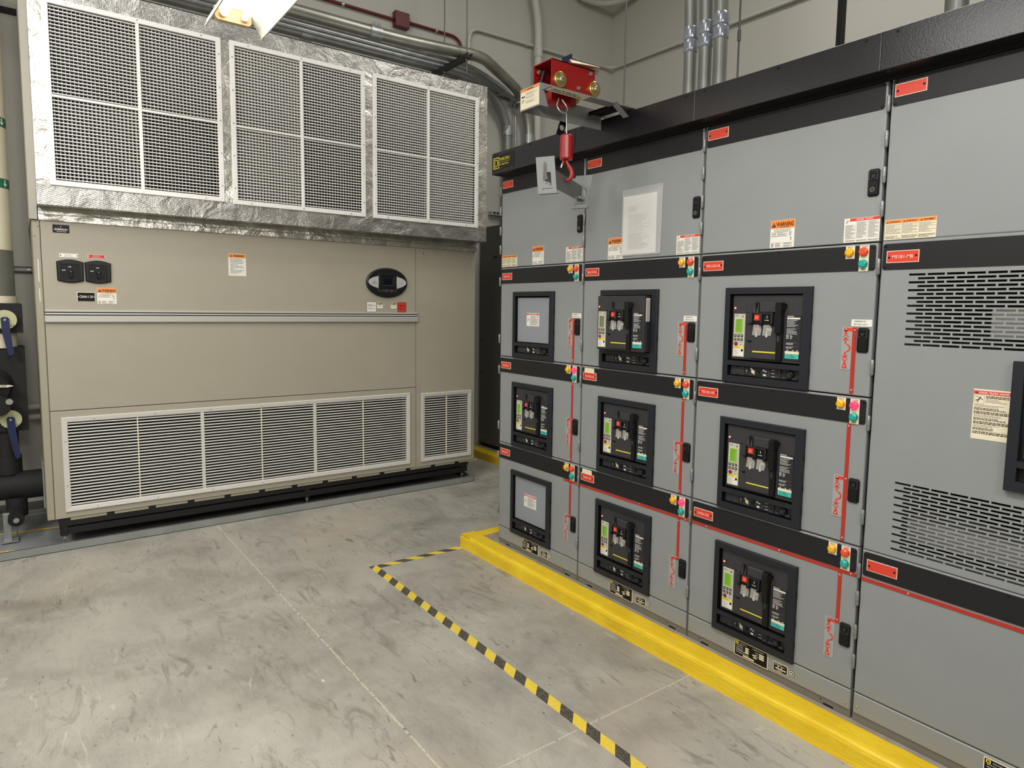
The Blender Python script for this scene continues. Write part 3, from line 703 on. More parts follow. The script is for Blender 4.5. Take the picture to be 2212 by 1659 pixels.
SECT = [
 dict(lab='switchgear section at the far left end of the line-up, below the corner logo panel', names=('800A SPACE', 'ATS-NCES-A-FE', '800A SPACE'), lit=(0, 1, 0), blank=(1, 0, 1)),
 dict(lab='switchgear section with the plastic-sleeved paper on its upper door', names=('1600A SPACE', 'ATS-OPN2-A-FE', 'DPB1-FB'), lit=(0, 0, 1), blank=(0, 0, 0)),
 dict(lab='switchgear section between the sleeved-paper section and the louvred one', names=('MDP-OCB1-FB', 'MD1B1-FB', 'DPB2-FB'), lit=(0, 1, 0), blank=(0, 0, 0)),
]
sec_roots = []
for i, sd in enumerate(SECT):
    Y0 = Y0S[i]; f = SF(Y0); wsec = Y0-Y0S[i+1]
    root = thing('switchgear_section', 'grey '+sd['lab'], 'switchgear', (XS, Y0, ZB), 'switchgear sections in the line-up'); sec_roots.append(root)
    mb = MB(f)
    mb.box(0, ZB, -1.7, wsec-.0015, ZT, -.027, GREY); mb.box(.004, ZB, -.027, wsec-.005, .116, -.006, GREYD)
    mb.box(.0005, ZB, -.027, .0025, ZT, -.004, GREYD if i else GREY); mb.box(.003, .117, -.0268, wsec-.004, ZT-.002, -.0262, DARK)
    mb.build('cabinet_body', root)
    mb = MB(f); mb.box(.006, .118, -.026, wsec-.006, .196, 0, GREY, .003)
    for a in (.02, wsec-.024): mb.disc(a, .140, .004, 0, .003, BRASS, n=10, ch=.001)
    mb.build('kick_panel', root)
    mb = MB(f)
    for a in (.10, wsec-.09):
        mb.box(a-.02, ZB+.001, -.006, a+.02, ZB+.009, -.0055, DARK); mb.disc(a-.03, ZB+.018, .003, -.006, -.0055, DARK, n=8)
    mb.build('base_channel', root, label='base channel slots')
    # upper door
    mb = MB(f); door_panel(mb, .006, 1.850, wsec-.007, 2.392, []); up_door = mb.build('upper_door', root)
    trim_bar(f, .012, 2.301, wsec-.014, 2.390, up_door)
    nameplate(f, .019, 2.330, .122, 2.372, '', up_door)
    latch(f, .718, 2.008, .757, 2.102, up_door, True)
    for z in (2.343, 2.225, 2.104, 1.988): hinge(f, .0005, z, up_door)
    if i == 0: sticker_yellow3(f, .010, 1.852, .170, 1.922, up_door, 5); sticker_warning(f, .322, 1.853, .428, 1.960, up_door, seed=11); sticker_danger3(f, .624, 1.853, .762, 1.936, up_door, 31)
    if i == 1: sticker_warning(f, .183, 1.852, .288, 1.960, up_door, seed=12); sticker_danger3(f, .630, 1.853, .760, 1.939, up_door, 32)
    if i == 2: sticker_warning(f, .340, 1.852, .444, 1.960, up_door, seed=13); sticker_danger3(f, .640, 1.853, .767, 1.939, up_door, 33)
    for r_ in range(3):
        zr = ZR[r_]; zt = zr+.001; zb = (ZR[r_+1]+.006) if r_ < 2 else .201
        mb = MB(f); door_panel(mb, .006, zb, wsec-.007, zt, [(.165, zr-.525, .510, zr-.165)]); d = mb.build('compartment_door', root)
        trim_bar(f, .010, zr-.095, wsec-.013, zr-.006, d)
        nameplate(f, .020, zr-.072, .123, zr-.031, sd['names'][r_], d)
        lamps(f, zr, d, sd['lit'][r_])
        latch(f, .713, zr-.387, .754, zr-.298, d)
        mimic(f, zr, d, r_)
        bezel(f, zr, d, sd['blank'][r_])
        for q in (.055, .411): hinge(f, .0005, zr-q, d)
        if r_ == 0:
            mb = MB(f); mb.box(.688, zr-.294, 0, .762, zr-.269, .002, WHITE); mb.text('22083840-01%s' % '468'[i], .697, zr-.278, .0055, .0025, INK, .042, 0, 'l'); mb.text('SECTION %d OF 4' % (i+1), .697, zr-.289, .0055, .0025, INK, .048, 0, 'l'); mb.build('section_label', d, label='white section number sticker')
        if r_ == 2:
            a0 = .640 if i == 0 else .010
            mb = MB(f); mb.box(a0, zr-.110, 0, wsec-.010, zr-.098, .003, REDD)
            for a in ([a0+.01, wsec-.02] if i == 0 else [.09, .45, wsec-.03]): mb.disc(a, zr-.104, .0036, .003, .0055, ZINC, n=10, ch=.001)
            mb.build('mimic_strip', d, label='horizontal red mimic strip')
        if i == 1 and r_ > 0:
            mb = MB(f); mb.prism([(.028, zr-.032), (.105, zr-.032), (.103, zr-.008), (.030, zr-.007)], .003, .0042, CREAM); mb.build('paper_tag', d, label='blank cream tape tag above the nameplate')
    # rating plates on the kick panel
    mb = MB(f); mb.box(.262, .119, 0, .424, .189, .002, CREAM); mb.rect(.265, .122, .421, .186, .0024, INK); c = .0028
    mb.rect(.269, .173, .282, .184, c, YEL); mb.rect(.272, .176, .279, .181, c+.0003, INK); mb.rect(.274, .177, .277, .180, c+.0006, YEL)
    mb.text('SQUARE D', .288, .176, .0045, c, INKW, .034, 0, 'l'); mb.text('POWER-ZONE 4', .352, .176, .0045, c, INKW, .052, 0, 'l')
    mb.scrib(.272, .170, .306, 3, .0085, .0022, c, INKW, 40+i, full=1); mb.scrib(.272, .146, .335, 2, .0085, .0022, c, INKW, 44+i, full=1)
    for k in range(3): mb.rect(.316, .164-k*.0085, .333, .170-k*.0085, c, CREAM); mb.rect(.383, .164-k*.0085, .406, .170-k*.0085, c, CREAM); mb.scrib(.365, .168-k*.0085, .380, 1, .01, .002, c, INKW, k)
    mb.rect(.306, .126, .360, .132, c, CREAM); mb.rect(.352, .150, .368, .155, c, CREAM); mb.rect(.356, .141, .372, .146, c, CREAM)
    mb.build('rating_plate', root, label='black rating plate with yellow logo')
    mb = MB(f); mb.box(.450, .134, 0, .513, .171, .002, CREAM); mb.rect(.452, .136, .511, .169, .0024, INK); mb.rect(.460, .145, .506, .150, c, CREAM); mb.scrib(.456, .166, .505, 2, .005, .0016, c, INKW, 48); mb.scrib(.468, .141, .496, 1, .005, .0022, c, INKW, 49)
    for a in (.472, .488): mb.disc(a, .156, .003, .0024, c+.0002, CREAM, n=8)
    mb.build('small_plate', root, label='small black approval plate')
    mb = MB(f); mb.disc(.531, .152, .0125, 0, .0015, INK, n=22); mb.disc(.531, .152, .0108, .0015, .002, INKW, n=22); mb.disc(.531, .152, .0075, .002, .0025, INK, n=20); mb.disc(.531, .152, .004, .0025, .003, CREAM, n=12)
    mb.build('round_mark', root, label='round black and white approval mark')

# fourth, louvred section
Y0 = Y0S[3]; f = SF(Y0); W4 = .915
root4 = thing('switchgear_section', 'grey switchgear section with slotted vents at the right edge of the photo', 'switchgear', (XS, Y0, ZB), 'switchgear sections in the line-up')
mb = MB(f)
mb.box(0, ZB, -1.7, W4, .735, -.027, GREY); mb.box(0, 1.86, -1.7, W4, ZT, -.027, GREY); mb.box(0, .735, -1.7, .06, 1.86, -.027, GREY); mb.box(W4-.03, .735, -1.7, W4, 1.86, -.027, GREY); mb.box(.06, .735, -1.7, W4-.03, 1.86, -.55, GREYD)
mb.box(.06, 1.10, -.5, W4-.03, 1.42, -.32, CABD); mb.box(.3, 1.52, -.25, W4-.1, 1.62, -.16, ALU); mb.box(.1, .78, -.3, W4-.1, .86, -.12, ALU)
mb.box(.004, ZB, -.027, W4-.004, .116, -.006, GREYD)
mb.build('cabinet_body', root4)
mb = MB(f); mb.box(.006, .118, -.026, W4-.006, .196, 0, GREY, .003); mb.disc(.02, .146, .005, 0, .003, BRASS, n=10, ch=.001); mb.build('kick_panel', root4)
mb = MB(f); door_panel(mb, .006, 1.850, W4-.006, 2.392, []); d4 = mb.build('upper_door', root4)
trim_bar(f, .012, 2.301, W4-.014, 2.390, d4); nameplate(f, .019, 2.330, .120, 2.372, '', d4)
sticker_yellow3(f, .012, 1.852, .176, 1.920, d4, 7)
for z in (2.343, 2.225, 2.104, 1.988): hinge(f, .0005, z, d4)
mb = MB(f); mb.box(.432, 2.055, 0, .47, 2.10, .004, BLUE); mb.build('blue_tag', d4, label='blue tag at the photo edge')
sticker_warning(f, .430, 1.90, .535, 2.005, d4, seed=16)
def vent_rows(z_top, n_=19, p=.01311, h=.0074):
    return [(z_top-k*p-h, z_top-k*p, .101 if k % 2 == 0 else .130) for k in range(n_)]
mb = MB(f)
rows = sorted(vent_rows(1.735)+vent_rows(1.016)); zlo, zhi = .750, 1.846
hole = (.445, 1.085, .80, 1.445)   # breaker opening
def strip(z0, z1, a0, a1):
    segs = [(a0, a1)]
    if z1 > hole[1]+1e-6 and z0 < hole[3]-1e-6: segs = [(a0, hole[0]), (hole[2], a1)]
    for s0, s1 in segs: mb.rect(s0, z0, s1, z1, 0, GREY)
z = zlo; A0, A1 = .010, W4-.010; cuts = []
for (r0_, r1_, st) in rows:
    if r0_ > z:
        if z < hole[1] < r0_: mb.rect(A0, z, A1, hole[1], 0, GREY); mb.rect(A0, hole[1], hole[0], hole[3], 0, GREY); mb.rect(hole[2], hole[1], A1, hole[3], 0, GREY); mb.rect(A0, hole[3], A1, r0_, 0, GREY)
        else: mb.rect(A0, z, A1, r0_, 0, GREY)
    a = A0; s_ = st
    while s_+.052 < W4-.08:
        mb.rect(a, r0_, s_, r1_, 0, GREY)
        for (p0, p1) in (((s_, r0_), (s_+.052, r0_)), ((s_+.052, r0_), (s_+.052, r1_)), ((s_+.052, r1_), (s_, r1_)), ((s_, r1_), (s_, r0_))): mb.poly([(*p0, 0), (*p1, 0), (*p1, -.004), (*p0, -.004)], GREY)
        a = s_+.052; s_ += .058
    mb.rect(a, r0_, A1, r1_, 0, GREY); z = r1_
mb.rect(A0, z, A1, zhi, 0, GREY)
rr = lambda i, c: [(.006+i, zlo-.004+i, c), (W4-.006-i, zlo-.004+i, c), (W4-.006-i, zhi+.004-i, c), (.006+i, zhi+.004-i, c)]
vs_ = rr(.004, 0)+rr(0, -.004)+rr(0, -.022); fs = []
for q in range(2):
    for k in range(4): j = (k+1) % 4; fs.append((q*4+k, q*4+j, (q+1)*4+j, (q+1)*4+k))
mb.mesh(vs_, fs, GREY)
d = mb.build('vented_door', root4)
trim_bar(f, .012, 1.750, W4-.014, 1.839, d); nameplate(f, .026, 1.773, .131, 1.814, 'MS1B1-MB', d)
for z in (1.79, 1.435, 1.235, .89): hinge(f, .0005, z, d)
sticker_danger1(f, .320, 1.207, .4225, 1.366, d, seed=41)
mb = MB(f)
a0, a1, z0_, z1_ = .424, .86, 1.064, 1.461
for (x0, y0, x1, y1) in ((a0, z0_, a0+.03, z1_), (a1-.03, z0_, a1, z1_), (a0+.03, z1_-.03, a1-.03, z1_), (a0+.03, z0_, a1-.03, z0_+.032), (a0+.03, z0_+.075, a1-.03, z0_+.095)): mb.box(x0, y0, 0, x1, y1, .02, BEZ)
mb.box(a0+.03, z0_+.03, -.02, a1-.03, z1_-.03, -.012, BRK2)
mb.build('bezel', d, label='blue-black plastic bezel')
b4 = thing('circuit_breaker', 'main circuit breaker cut by the right photo edge', 'circuit breaker', (XS, Y0, 1.3), 'circuit breakers in the switchgear cells')
mb = MB(f); mb.box(.462, 1.165, -.011, .825, 1.425, .002, BRK, .002); mb.build('front_panel', b4)
mb = MB(f); mb.box(.47, 1.19, .002, .53, 1.38, .007, TRIP, .001); mb.build('trip_unit', b4)
mb = MB(f); mb.box(.60, 1.19, .002, .75, 1.41, .018, BRK, .003); mb.build('mechanism_cover', b4)
mb = MB(f); door_panel(mb, .006, .201, W4-.006, .744, []); d = mb.build('lower_door', root4)
trim_bar(f, .012, .650, W4-.014, .738, d); nameplate(f, .026, .673, .131, .714, '', d)
mb = MB(f); mb.box(.010, .630, 0, W4-.010, .642, .003, REDD)
for a in (.17, .55): mb.disc(a, .636, .0036, .003, .0055, ZINC, n=10, ch=.001)
mb.build('mimic_strip', d, label='horizontal red mimic strip')
for z in (.69, .585, .457, .343): hinge(f, .0005, z, d)
mb = MB(f); mb.box(.428, .119, 0, .59, .189, .002, CREAM); mb.rect(.431, .122, .587, .186, .0024, INK); mb.rect(.435, .173, .448, .184, .0028, YEL); mb.rect(.438, .176, .445, .181, .0031, INK)
mb.text('SQUARE D', .454, .176, .0045, .0028, INKW, .034, 0, 'l'); mb.scrib(.438, .170, .50, 5, .0085, .0022, .0028, INKW, 61)
mb.build('rating_plate', root4, label='black rating plate with yellow logo')
sec_roots.append(root4)

# canopy rail segments (part of each section)
CO = .08
for i, root in enumerate(sec_roots):
    Y0 = Y0S[i]; f = SF(Y0); wsec = (Y0-Y0S[i+1]) if i < 3 else W4; a0 = .005 if i == 0 else .0
    mb = MB(f)
    mb.box(a0, 2.406, 0.062, wsec-.0012, 2.532, CO, CAN, .002)              # face
    mb.box(a0, 2.524, -.05, wsec-.0012, 2.532, .062, CAN)                # top lip
    mb.box(a0, 2.406, .0, wsec-.0012, 2.412, .062, CAN)                    # bottom lip
    mb.box(a0, 2.394, -.03, wsec-.0012, 2.524, 0, CAN)                      # back web
    if i == 0: mb.box(a0, 2.406, 0, a0+.004, 2.532, .075, CAN)
    for a in ((.05, .39, .72) if i else (.04, .39, .72)): mb.disc(a, 2.519, .005, CO, CO+.003, BLACK, n=10, ch=.001)
    cn = mb.build('canopy', root, label='black hoist rail canopy')
    if i == 0:
        g = lambda a, b, c: f(a, b, c+CO)
        mb = MB(g); mb.box(.015, 2.428, 0, .235, 2.512, .0015, BAR)
        mb.frame(.025, 2.434, .085, 2.500, .0045, .0015, .003, YEL); c = .003
        mb.rect(.038, 2.446, .044, 2.488, c, YEL); 
        n_ = 12
        mb.rect(.034, 2.484, .056, 2.489, c, YEL); mb.rect(.034, 2.445, .056, 2.450, c, YEL)
        for k in range(n_):
            t0, t1 = -math.pi/2+math.pi*k/n_, -math.pi/2+math.pi*(k+1)/n_
            P = lambda r, rb, t: (.055+r*math.cos(t), 2.467+rb*math.sin(t), c)
            mb.poly([P(.020, .022, t0), P(.020, .022, t1), P(.013, .017, t1), P(.013, .017, t0)], YEL)
        mb.text('POWER-ZONE 4', .092, 2.476, .017, c, YEL, .100, .01, 'l'); mb.rect(.092, 2.466, .195, 2.4675, c, YEL); mb.text('Low Voltage Switchgear', .092, 2.450, .010, c, YEL, .092, .005, 'l')
        mb.build('logo_panel', cn, label='charcoal logo panel with yellow lettering')

# circuit breakers
cells = [(0, 1, LCD, 'circuit breaker with green display in the second row of the leftmost section'),
         (1, 0, LCDG, 'circuit breaker drawn forward out of its bezel with unlit display'),
         (1, 1, LCD, 'circuit breaker in the middle row of the sleeved-paper section'),
         (1, 2, LCD, 'circuit breaker in the bottom row of the sleeved-paper section, beside the pink-lit lamp'),
         (2, 0, LCD, 'circuit breaker in the top row of the third section, below nameplate MDP-OCB1-FB'),
         (2, 1, LCD, 'circuit breaker in the middle row of the third section, below nameplate MD1B1-FB'),
         (2, 2, LCD, 'circuit breaker in the bottom row of the third section, below nameplate DPB2-FB')]
proto = protog = None
for (i, r_, scr, lab) in cells:
    loc = (XS-(.058 if scr is LCDG else 0), Y0S[i], ZR[r_])
    if scr is LCDG:
        root = make_breaker(loc, lab, LCDG)
        g = lambda a, b, c: (loc[0]-c, loc[1]-a, loc[2]+b)
        mb = MB(g); mb.box(.1805, -.4465, -.074, .4965, -.1785, -.0205, BRK2); mb.build('side_casing', root)
        mb = MB(lambda a, b, c: (loc[0]-b, loc[1]-.4975-c, loc[2]+a)); mb.box(-.30, -.038, 0, -.19, -.012, .001, WHITE)
        for k in range(26): mb.rect(-.298+k*.004, -.036, -.296+k*.004, -.014, .0014, INKG)
        mb.build('side_label', root, label='white column label')
        rack(SF(Y0S[i]), ZR[r_], sec_roots[i].children[0] if False else None, 'racking_panel') if False else None
    elif proto is None: proto = root = make_breaker(loc, lab)
    else: root = copy_tree(proto); root.location = loc; root['label'] = lab
# racking panels behind every live bezel belong to the doors
for i, r_, scr, lab in cells:
    doors = [c for c in sec_roots[i].children if c.name.startswith('compartment_door')]
    rack(SF(Y0S[i]), ZR[r_], doors[r_], 'racking_panel')

# document in a plastic sleeve on the second section
f = SF(Y0S[1]); g = lambda a, b, c: f(a, b, c+.0008)
t = thing('document_sleeve', 'printed page in a clear plastic sleeve hung on the upper switchgear door', 'document', (XS, Y0S[1]-.42, 1.866))
mb = MB(g); mb.box(.286, 1.871, .001, .505, 2.153, .002, PAPER)
mb.scrib(.322, 2.103, .402, 5, .0058, .0012, .0024, INKG, 70, full=.6); mb.rect(.3735, 1.875, .3742, 2.150, .0024, mat('fold', (196, 194, 188), .7))
mb.scrib(.322, 2.062, .478, 15, .0058, .0012, .0024, INKG, 71); mb.scrib(.322, 1.972, .470, 20, .0040, .0011, .0024, INKG, 72)
mb.build('paper_sheet', t)
mb = MB(g); mb.prism([(.280, 1.866), (.528, 1.866), (.534, 1.872), (.538, 2.190), (.283, 2.186)], 0, .0006, CLEAR); mb.prism([(.280, 1.866), (.528, 1.866), (.534, 1.872), (.536, 2.176), (.470, 2.168), (.400, 2.170), (.330, 2.164), (.283, 2.168)], .003, .0036, CLEAR)
EDG = mat('sleeve_edge', (225, 225, 225), .15, alpha=.6)
for p in ([(.280, 1.866, .002), (.528, 1.866, .002), (.534, 1.872, .002), (.538, 2.188, .002)], [(.280, 1.866, .002), (.283, 2.186, .002)], [(.283, 2.168, .003), (.330, 2.164, .004), (.40, 2.170, .003), (.470, 2.168, .004), (.536, 2.176, .003)]): mb.tube(p, .0011, EDG, 6)
mb.build('plastic_sleeve', t)

# ---------------------------------------------------------------- concrete pads with yellow curbs
def pad(x0, y0, x1, y1, h, band, name, label, sides):
    t = thing(name, label, 'concrete pad', (x0, y1, 0))
    mb = MB(); mb.box(x0+band-.012, y0+.004, 0, x1, y1-(band-.012 if sides else .004), h-.0015, CONC); mb.build('concrete_slab', t)
    mb = MB()
    # profile sweeps: front (x0 side) and end (y1 side)
    prof = [(-.002, 0), (0, .018), (.001, h-.022), (.005, h-.009), (.013, h-.002), (.026, h), (band, h+.0006), (band+.002, h-.004)]
    def sweep(n_, fn, ln):
        for k in range(n_):
            s0, s1 = ln*k/n_, ln*(k+1)/n_
            for j in range(len(prof)-1):
                a, b = prof[j], prof[j+1]
                def P(s_, q):
                    off, z = q; wv = (noise.noise(Vector((s_*5, z*9, 3)))*.006 + noise.noise(Vector((s_*22, z*20, 9)))*.0025)*(1 if off < band else .4)
                    if off >= band: wv = noise.noise(Vector((s_*16, 1, 4)))*.004
                    return fn(s_, off-wv if off < band else off+wv, max(z, 0))
                mb.poly([P(s0, a), P(s1, a), P(s1, b), P(s0, b)], YELLOW, True)
    sweep(160, lambda s_, o, z: (x0+o, y1-max(o*0, 0)-s_, z), y1-y0)
    if sides: sweep(40, lambda s_, o, z: (x0+s_, y1-o*1.0, z), x1-x0)
    mb.build('yellow_curb', t, label='thick yellow painted curb edge')
    return t
pad(2.175, -6.2, 4.2, -1.405, .087, .106, 'equipment_pad', 'raised concrete pad with bright yellow painted curb under the switchgear', True)
pad(3.705, -1.3, 5.7, YB-.001, .09, .10, 'equipment_pad', 'dim yellow-edged pad seen between the air handler and the switchgear', False)

# floor tape
mb = MB(); mb.box(1.527, -6.0, 0, 1.577, -1.39, .0012, tape_mat('hazard_tape', -1)); tag(mb.build('floor_tape'), 'yellow and black hazard tape running toward the camera beside the switchgear', 'floor tape')
mb = MB(); mb.box(1.5775, -1.442, 0, 2.168, -1.392, .0012, tape_mat('hazard_tape_side', 1)); tag(mb.build('floor_tape'), 'short yellow and black hazard tape ending at the curb corner', 'floor tape')

# dark cabinet at the back
t = thing('electrical_cabinet', 'dark grey cabinet side standing on the far yellow-edged pad', 'cabinet', (3.87, .98, .09))
mb = MB(); mb.box(3.87, -1.1, .13, 4.9, .97, 2.455, CABD, .004); mb.box(3.88, -1.08, .089, 4.89, .95, .13, BLACK); mb.build('cabinet_body', t)
mb = MB(lambda a, b, c: (3.87-c, a, b))
for a, b in ((.9, 2.40), (.93, 1.25), (.93, .9), (.86, .28), (.9, .2)):
    mb = MB(lambda a, b, c: (3.87-c, a, b)); mb.disc(a, b, .008, 0, .006, ZINC if b < .3 else BLACK, n=8); mb.build('screw', t)
mb = MB(lambda a, b, c: (3.87-c, a, b))
mb.box(.66, 2.12, 0, .72, 2.14, .002, BLACK)
mb.build('vent_slot', t)

# ---------------------------------------------------------------- air handler
CF = lambda a, b, c: (a, -c, b)
def CFo(y): return lambda a, b, c: (a, y-c, b)
ah = thing('air_handler', 'tall beige computer-room air handler with louvred lower grilles', 'air handler', (1.6, .45, .203))
mb = MB(CF)
mb.box(-.042, .203, -.89, -.002, 2.100, -.024, BEIGED); mb.box(3.14, .203, -.89, 3.178, 2.100, -.024, BEIGED); mb.box(-.002, 2.06, -.89, 3.14, 2.100, -.024, BEIGED); mb.box(-.002, .203, -.89, 3.14, .23, -.024, BEIGED)
mb.box(-.002, .23, -.89, 3.14, 2.06, -.86, BEIGED); mb.box(2.55, .23, -.86, 2.61, 2.06, -.024, BEIGED); mb.box(-.002, .93, -.86, 2.55, .96, -.024, BEIGED); mb.box(-.042, .203, -.024, -.002, 2.100, -.004, BEIGED, .004)
for a, b in ((-.01, 2.06), (-.03, 2.0)): mb.disc(a, b, .003, -.004, -.003, BLACK, n=8)
mb.rect(-.022, 1.72, -.018, 1.86, -.0035, WHITE); mb.rect(-.022, 1.60, -.018, 1.68, -.0035, WHITE)
mb.build('cabinet_body', ah)
mb = MB(CF); door_panel(mb, 0, .908, 2.579, 2.100, [], BEIGE, .022, .003); upn = mb.build('upper_panel', ah, label='large plain beige front panel')
mb = MB(CF); door_panel(mb, 0, .205, 2.579, .904, [(.088, .280, 2.487, .829)], BEIGE, .022, .003); lpn = mb.build('lower_panel', ah, label='beige lower panel')
mb = MB(CF); door_panel(mb, 2.583, .203, 3.178, 2.100, [(2.662, .280, 3.108, .818)], BEIGE, .022, .003)
for a, b in ((2.652, 2.053), (3.099, 2.049)): mb.disc(a, b, .007, 0, .002, ZINC, n=14, ch=.001); mb.disc(a, b, .004, .002, .0025, BLACK if a < 3 else WHITE, n=10)
spn = mb.build('side_panel', ah, label='narrow beige panel on the right of the air handler')
def louvre(a0, b0, a1, b1, thick, thin, pitch, n_, name, parent, lab):
    mb = MB(CF); w_ = .033
    mb.frame(a0, b0, a1, b1, w_, 0, .012, SLAT, .003, .004)
    for m_ in thick: mb.box(m_-.011, b0+w_, -.018, m_+.011, b1-w_, .006, SLAT, .002)
    for m_ in thin: mb.box(m_-.003, b0+w_, -.012, m_+.003, b1-w_, .002, CREAM)
    for k in range(7 if a1-a0 > 1 else 2):
        q = a0+(a1-a0)*(k+.5)/(7 if a1-a0 > 1 else 2)
        for b in (b0+w_*.5, b1-w_*.5): mb.disc(q, b, .0045, .010, .0125, ZINC, n=10, ch=.001)
    for b in (b0+(b1-b0)*.28, b0+(b1-b0)*.75):
        for a in (a0+w_*.5, a1-w_*.5): mb.disc(a, b, .0045, .010, .0125, ZINC, n=10, ch=.001)
    fr = mb.build('grille_frame', parent, label=lab)
    return fr
def slats(a0, b0, a1, b1, n_, parent):
    mb = MB(CF); p = (b1-b0)/n_
    for k in range(n_):
        z = b0+p*(k+.5)
        # blade leaning outward at its foot, rolled front edge
        pr = [(-.013, z+.0020), (-.0125, z+.0034), (.0010, z+.0030), (.0022, z+.0010), (.0018, z-.0038), (-.0002, z-.0040), (-.0005, z+.0008)]
        nn = len(pr); vs_ = [(a0, y, c) for c, y in pr]+[(a1, y, c) for c, y in pr]
        mb.mesh(vs_, [tuple(range(nn)), tuple(range(nn, 2*nn))[::-1]]+[(j, (j+1) % nn, nn+(j+1) % nn, nn+j) for j in range(nn)], SLAT)
    mb.build('louvre_blades', parent, label='horizontal white louvre blades')
louvre(.055, .246, 2.521, .863, (.882, 1.694), (.479, 1.288, 2.096), .0203, 27, 'return_grille', lpn, 'wide white grille frame')
slats(.088, .280, 2.487, .829, 27, lpn)
louvre(2.630, .246, 3.141, .851, (), (2.885,), .0203, 26, 'side_grille', spn, 'narrow white grille frame')
slats(2.662, .280, 3.108, .818, 26, spn)
mb = MB(CF); mb.box(.03, .25, -.20, 2.54, .90, -.19, DARK); mb.build('grille_backing', lpn, label='near-black sheet painting the shade behind the wide louvres')  # near-black sheet paints the shade between the blades
mb = MB(CF); mb.box(2.62, .25, -.20, 3.13, .9, -.19, DARK); mb.build('grille_backing', spn, label='near-black sheet painting the shade behind the wide louvres')  # same painted shade behind the narrow grille
# aluminium bumper band
mb = MB(CF); mb.box(0, 1.536, 0, 2.590, 1.549, .018, TRIMA, .002); mb.box(0, 1.530, 0, 2.590, 1.536, .006, DARK); mb.box(0, 1.519, 0, 2.590, 1.530, .016, TRIMA, .002); mb.box(0, 1.513, 0, 2.590, 1.519, .006, DARK); mb.box(-.002, 1.470, 0, 2.592, 1.513, .022, TRIMA, .004)
mb.build('bumper_trim', ah, label='ribbed aluminium band across the front')
# badge, switches, plates
mb = MB(CF); mb.box(.062, 2.028, 0, .148, 2.078, .002, BLACK, .0008); c = .0024; mb.text('EMERSON', .105, 2.044, .011, c, INKW, .066, .02); mb.text('Network Power', .107, 2.034, .006, c, INKW, .052, .005)
mb.poly([(.099, 2.065, c), (.104, 2.058, c), (.110, 2.064, c), (.105, 2.072, c)], BLUE); mb.poly([(.102, 2.066, c+.0003), (.104, 2.062, c+.0003), (.107, 2.065, c+.0003), (.105, 2.069, c+.0003)], INKW)
mb.build('logo_badge', upn, label='small black badge with white lettering')
for x0, z1_, wht in ((.090, 1.902, 1), (.239, 1.904, 0)):
    mb = MB(CF); mb.box(x0, z1_-.024, 0, x0+.098, z1_, .0015, INKW if wht else CREAM)
    ink = INKG if wht else INKW
    if not wht: mb.rect(x0+.002, z1_-.022, x0+.096, z1_-.002, .0019, mat('plate_crimson', (190, 36, 40), .4))
    mb.text('Source 1' if wht else 'Source 2', x0+.049, z1_-.011, .007, .0023, ink, .038); mb.text('MDP-1B1 CKT 4,6' if wht else 'MDP-1B2 CKT 2,4', x0+.049, z1_-.020, .005, .0023, ink, .052)
    for a in (x0+.006, x0+.092): mb.disc(a, z1_-.012, .0035, .0019, .003, BLACK if wht else INKW, n=8)
    mb.build('source_plate', upn, label='white Source 1 plate' if wht else 'red Source 2 plate')
for k, (x0, x1) in enumerate(((.071, .214), (.220, .363))):
    z0_, z1_ = 1.720, 1.866; sw_ = x1-x0; n_ = 8; pts = [(x0+.002, z0_+.012)]
    for q in range(n_+1): s_ = q/n_; pts.append((x0+.004+(sw_-.008)*s_, z0_+.012-.012*math.sin(math.pi*s_)))
    pts.append((x1-.002, z0_+.012)); pts.append((x1, z1_-.014))
    for q in range(n_+1): s_ = 1-q/n_; pts.append((x0+.004+(sw_-.008)*s_, z1_-.014+.014*math.sin(math.pi*s_)))
    pts.append((x0, z1_-.014))
    mb = MB(CF); mb.prism(pts, 0, .016, OVAL, .006); mb.box(x0+.022, z0_+.026, .016, x1-.024, z1_-.030, .017, BLACK); mb.frame(x0+.016, z0_+.020, x1-.018, z1_-.024, .006, .016, .020, OVAL, .001)
    mb.text('ON', (x0+x1)/2-.003, z1_-.050, .0055, .0175, INKW, .015, .03); mb.text('OFF', x0+.037, z0_+.074, .0055, .0175, INKW, .019, .03)
    s_ = mb.build('disconnect_switch', upn, label='black rotary disconnect switch housing, '+('left of the pair' if k == 0 else 'right of the pair'))
    mb = MB(CF); a = (x0+x1)/2+.001; mb.disc(a, z0_+.070, .014, .017, .024, BLACK, n=20, ch=.002); mb.prism([(a-.008, z0_+.074), (a+.008, z0_+.074), (a+.0075, z0_+.036), (a+.004, z0_+.031), (a-.004, z0_+.031), (a-.0075, z0_+.036)], .024, .034, BLACK, .002); mb.disc(a, z0_+.070, .002, .034, .0352, INKW, n=8)
    mb.build('rotary_handle', upn, label='black rotary switch handle')
mb = MB(CF); mb.box(.171, 1.604, 0, .268, 1.663, .0015, CREAM); mb.rect(.1745, 1.605, .2665, 1.6595, .002, INK); mb.text('CRAH-1-29', .2205, 1.626, .016, .0025, INKW, .072, .008)
for a in (.178, .263): mb.disc(a, 1.632, .0028, .002, .003, INKW, n=8)
mb.build('unit_plate', upn, label='black plate reading CRAH-1-29')
sticker_warning(CF, .281, 1.590, .388, 1.691, upn, num='0', val='<1.2', seed=51)
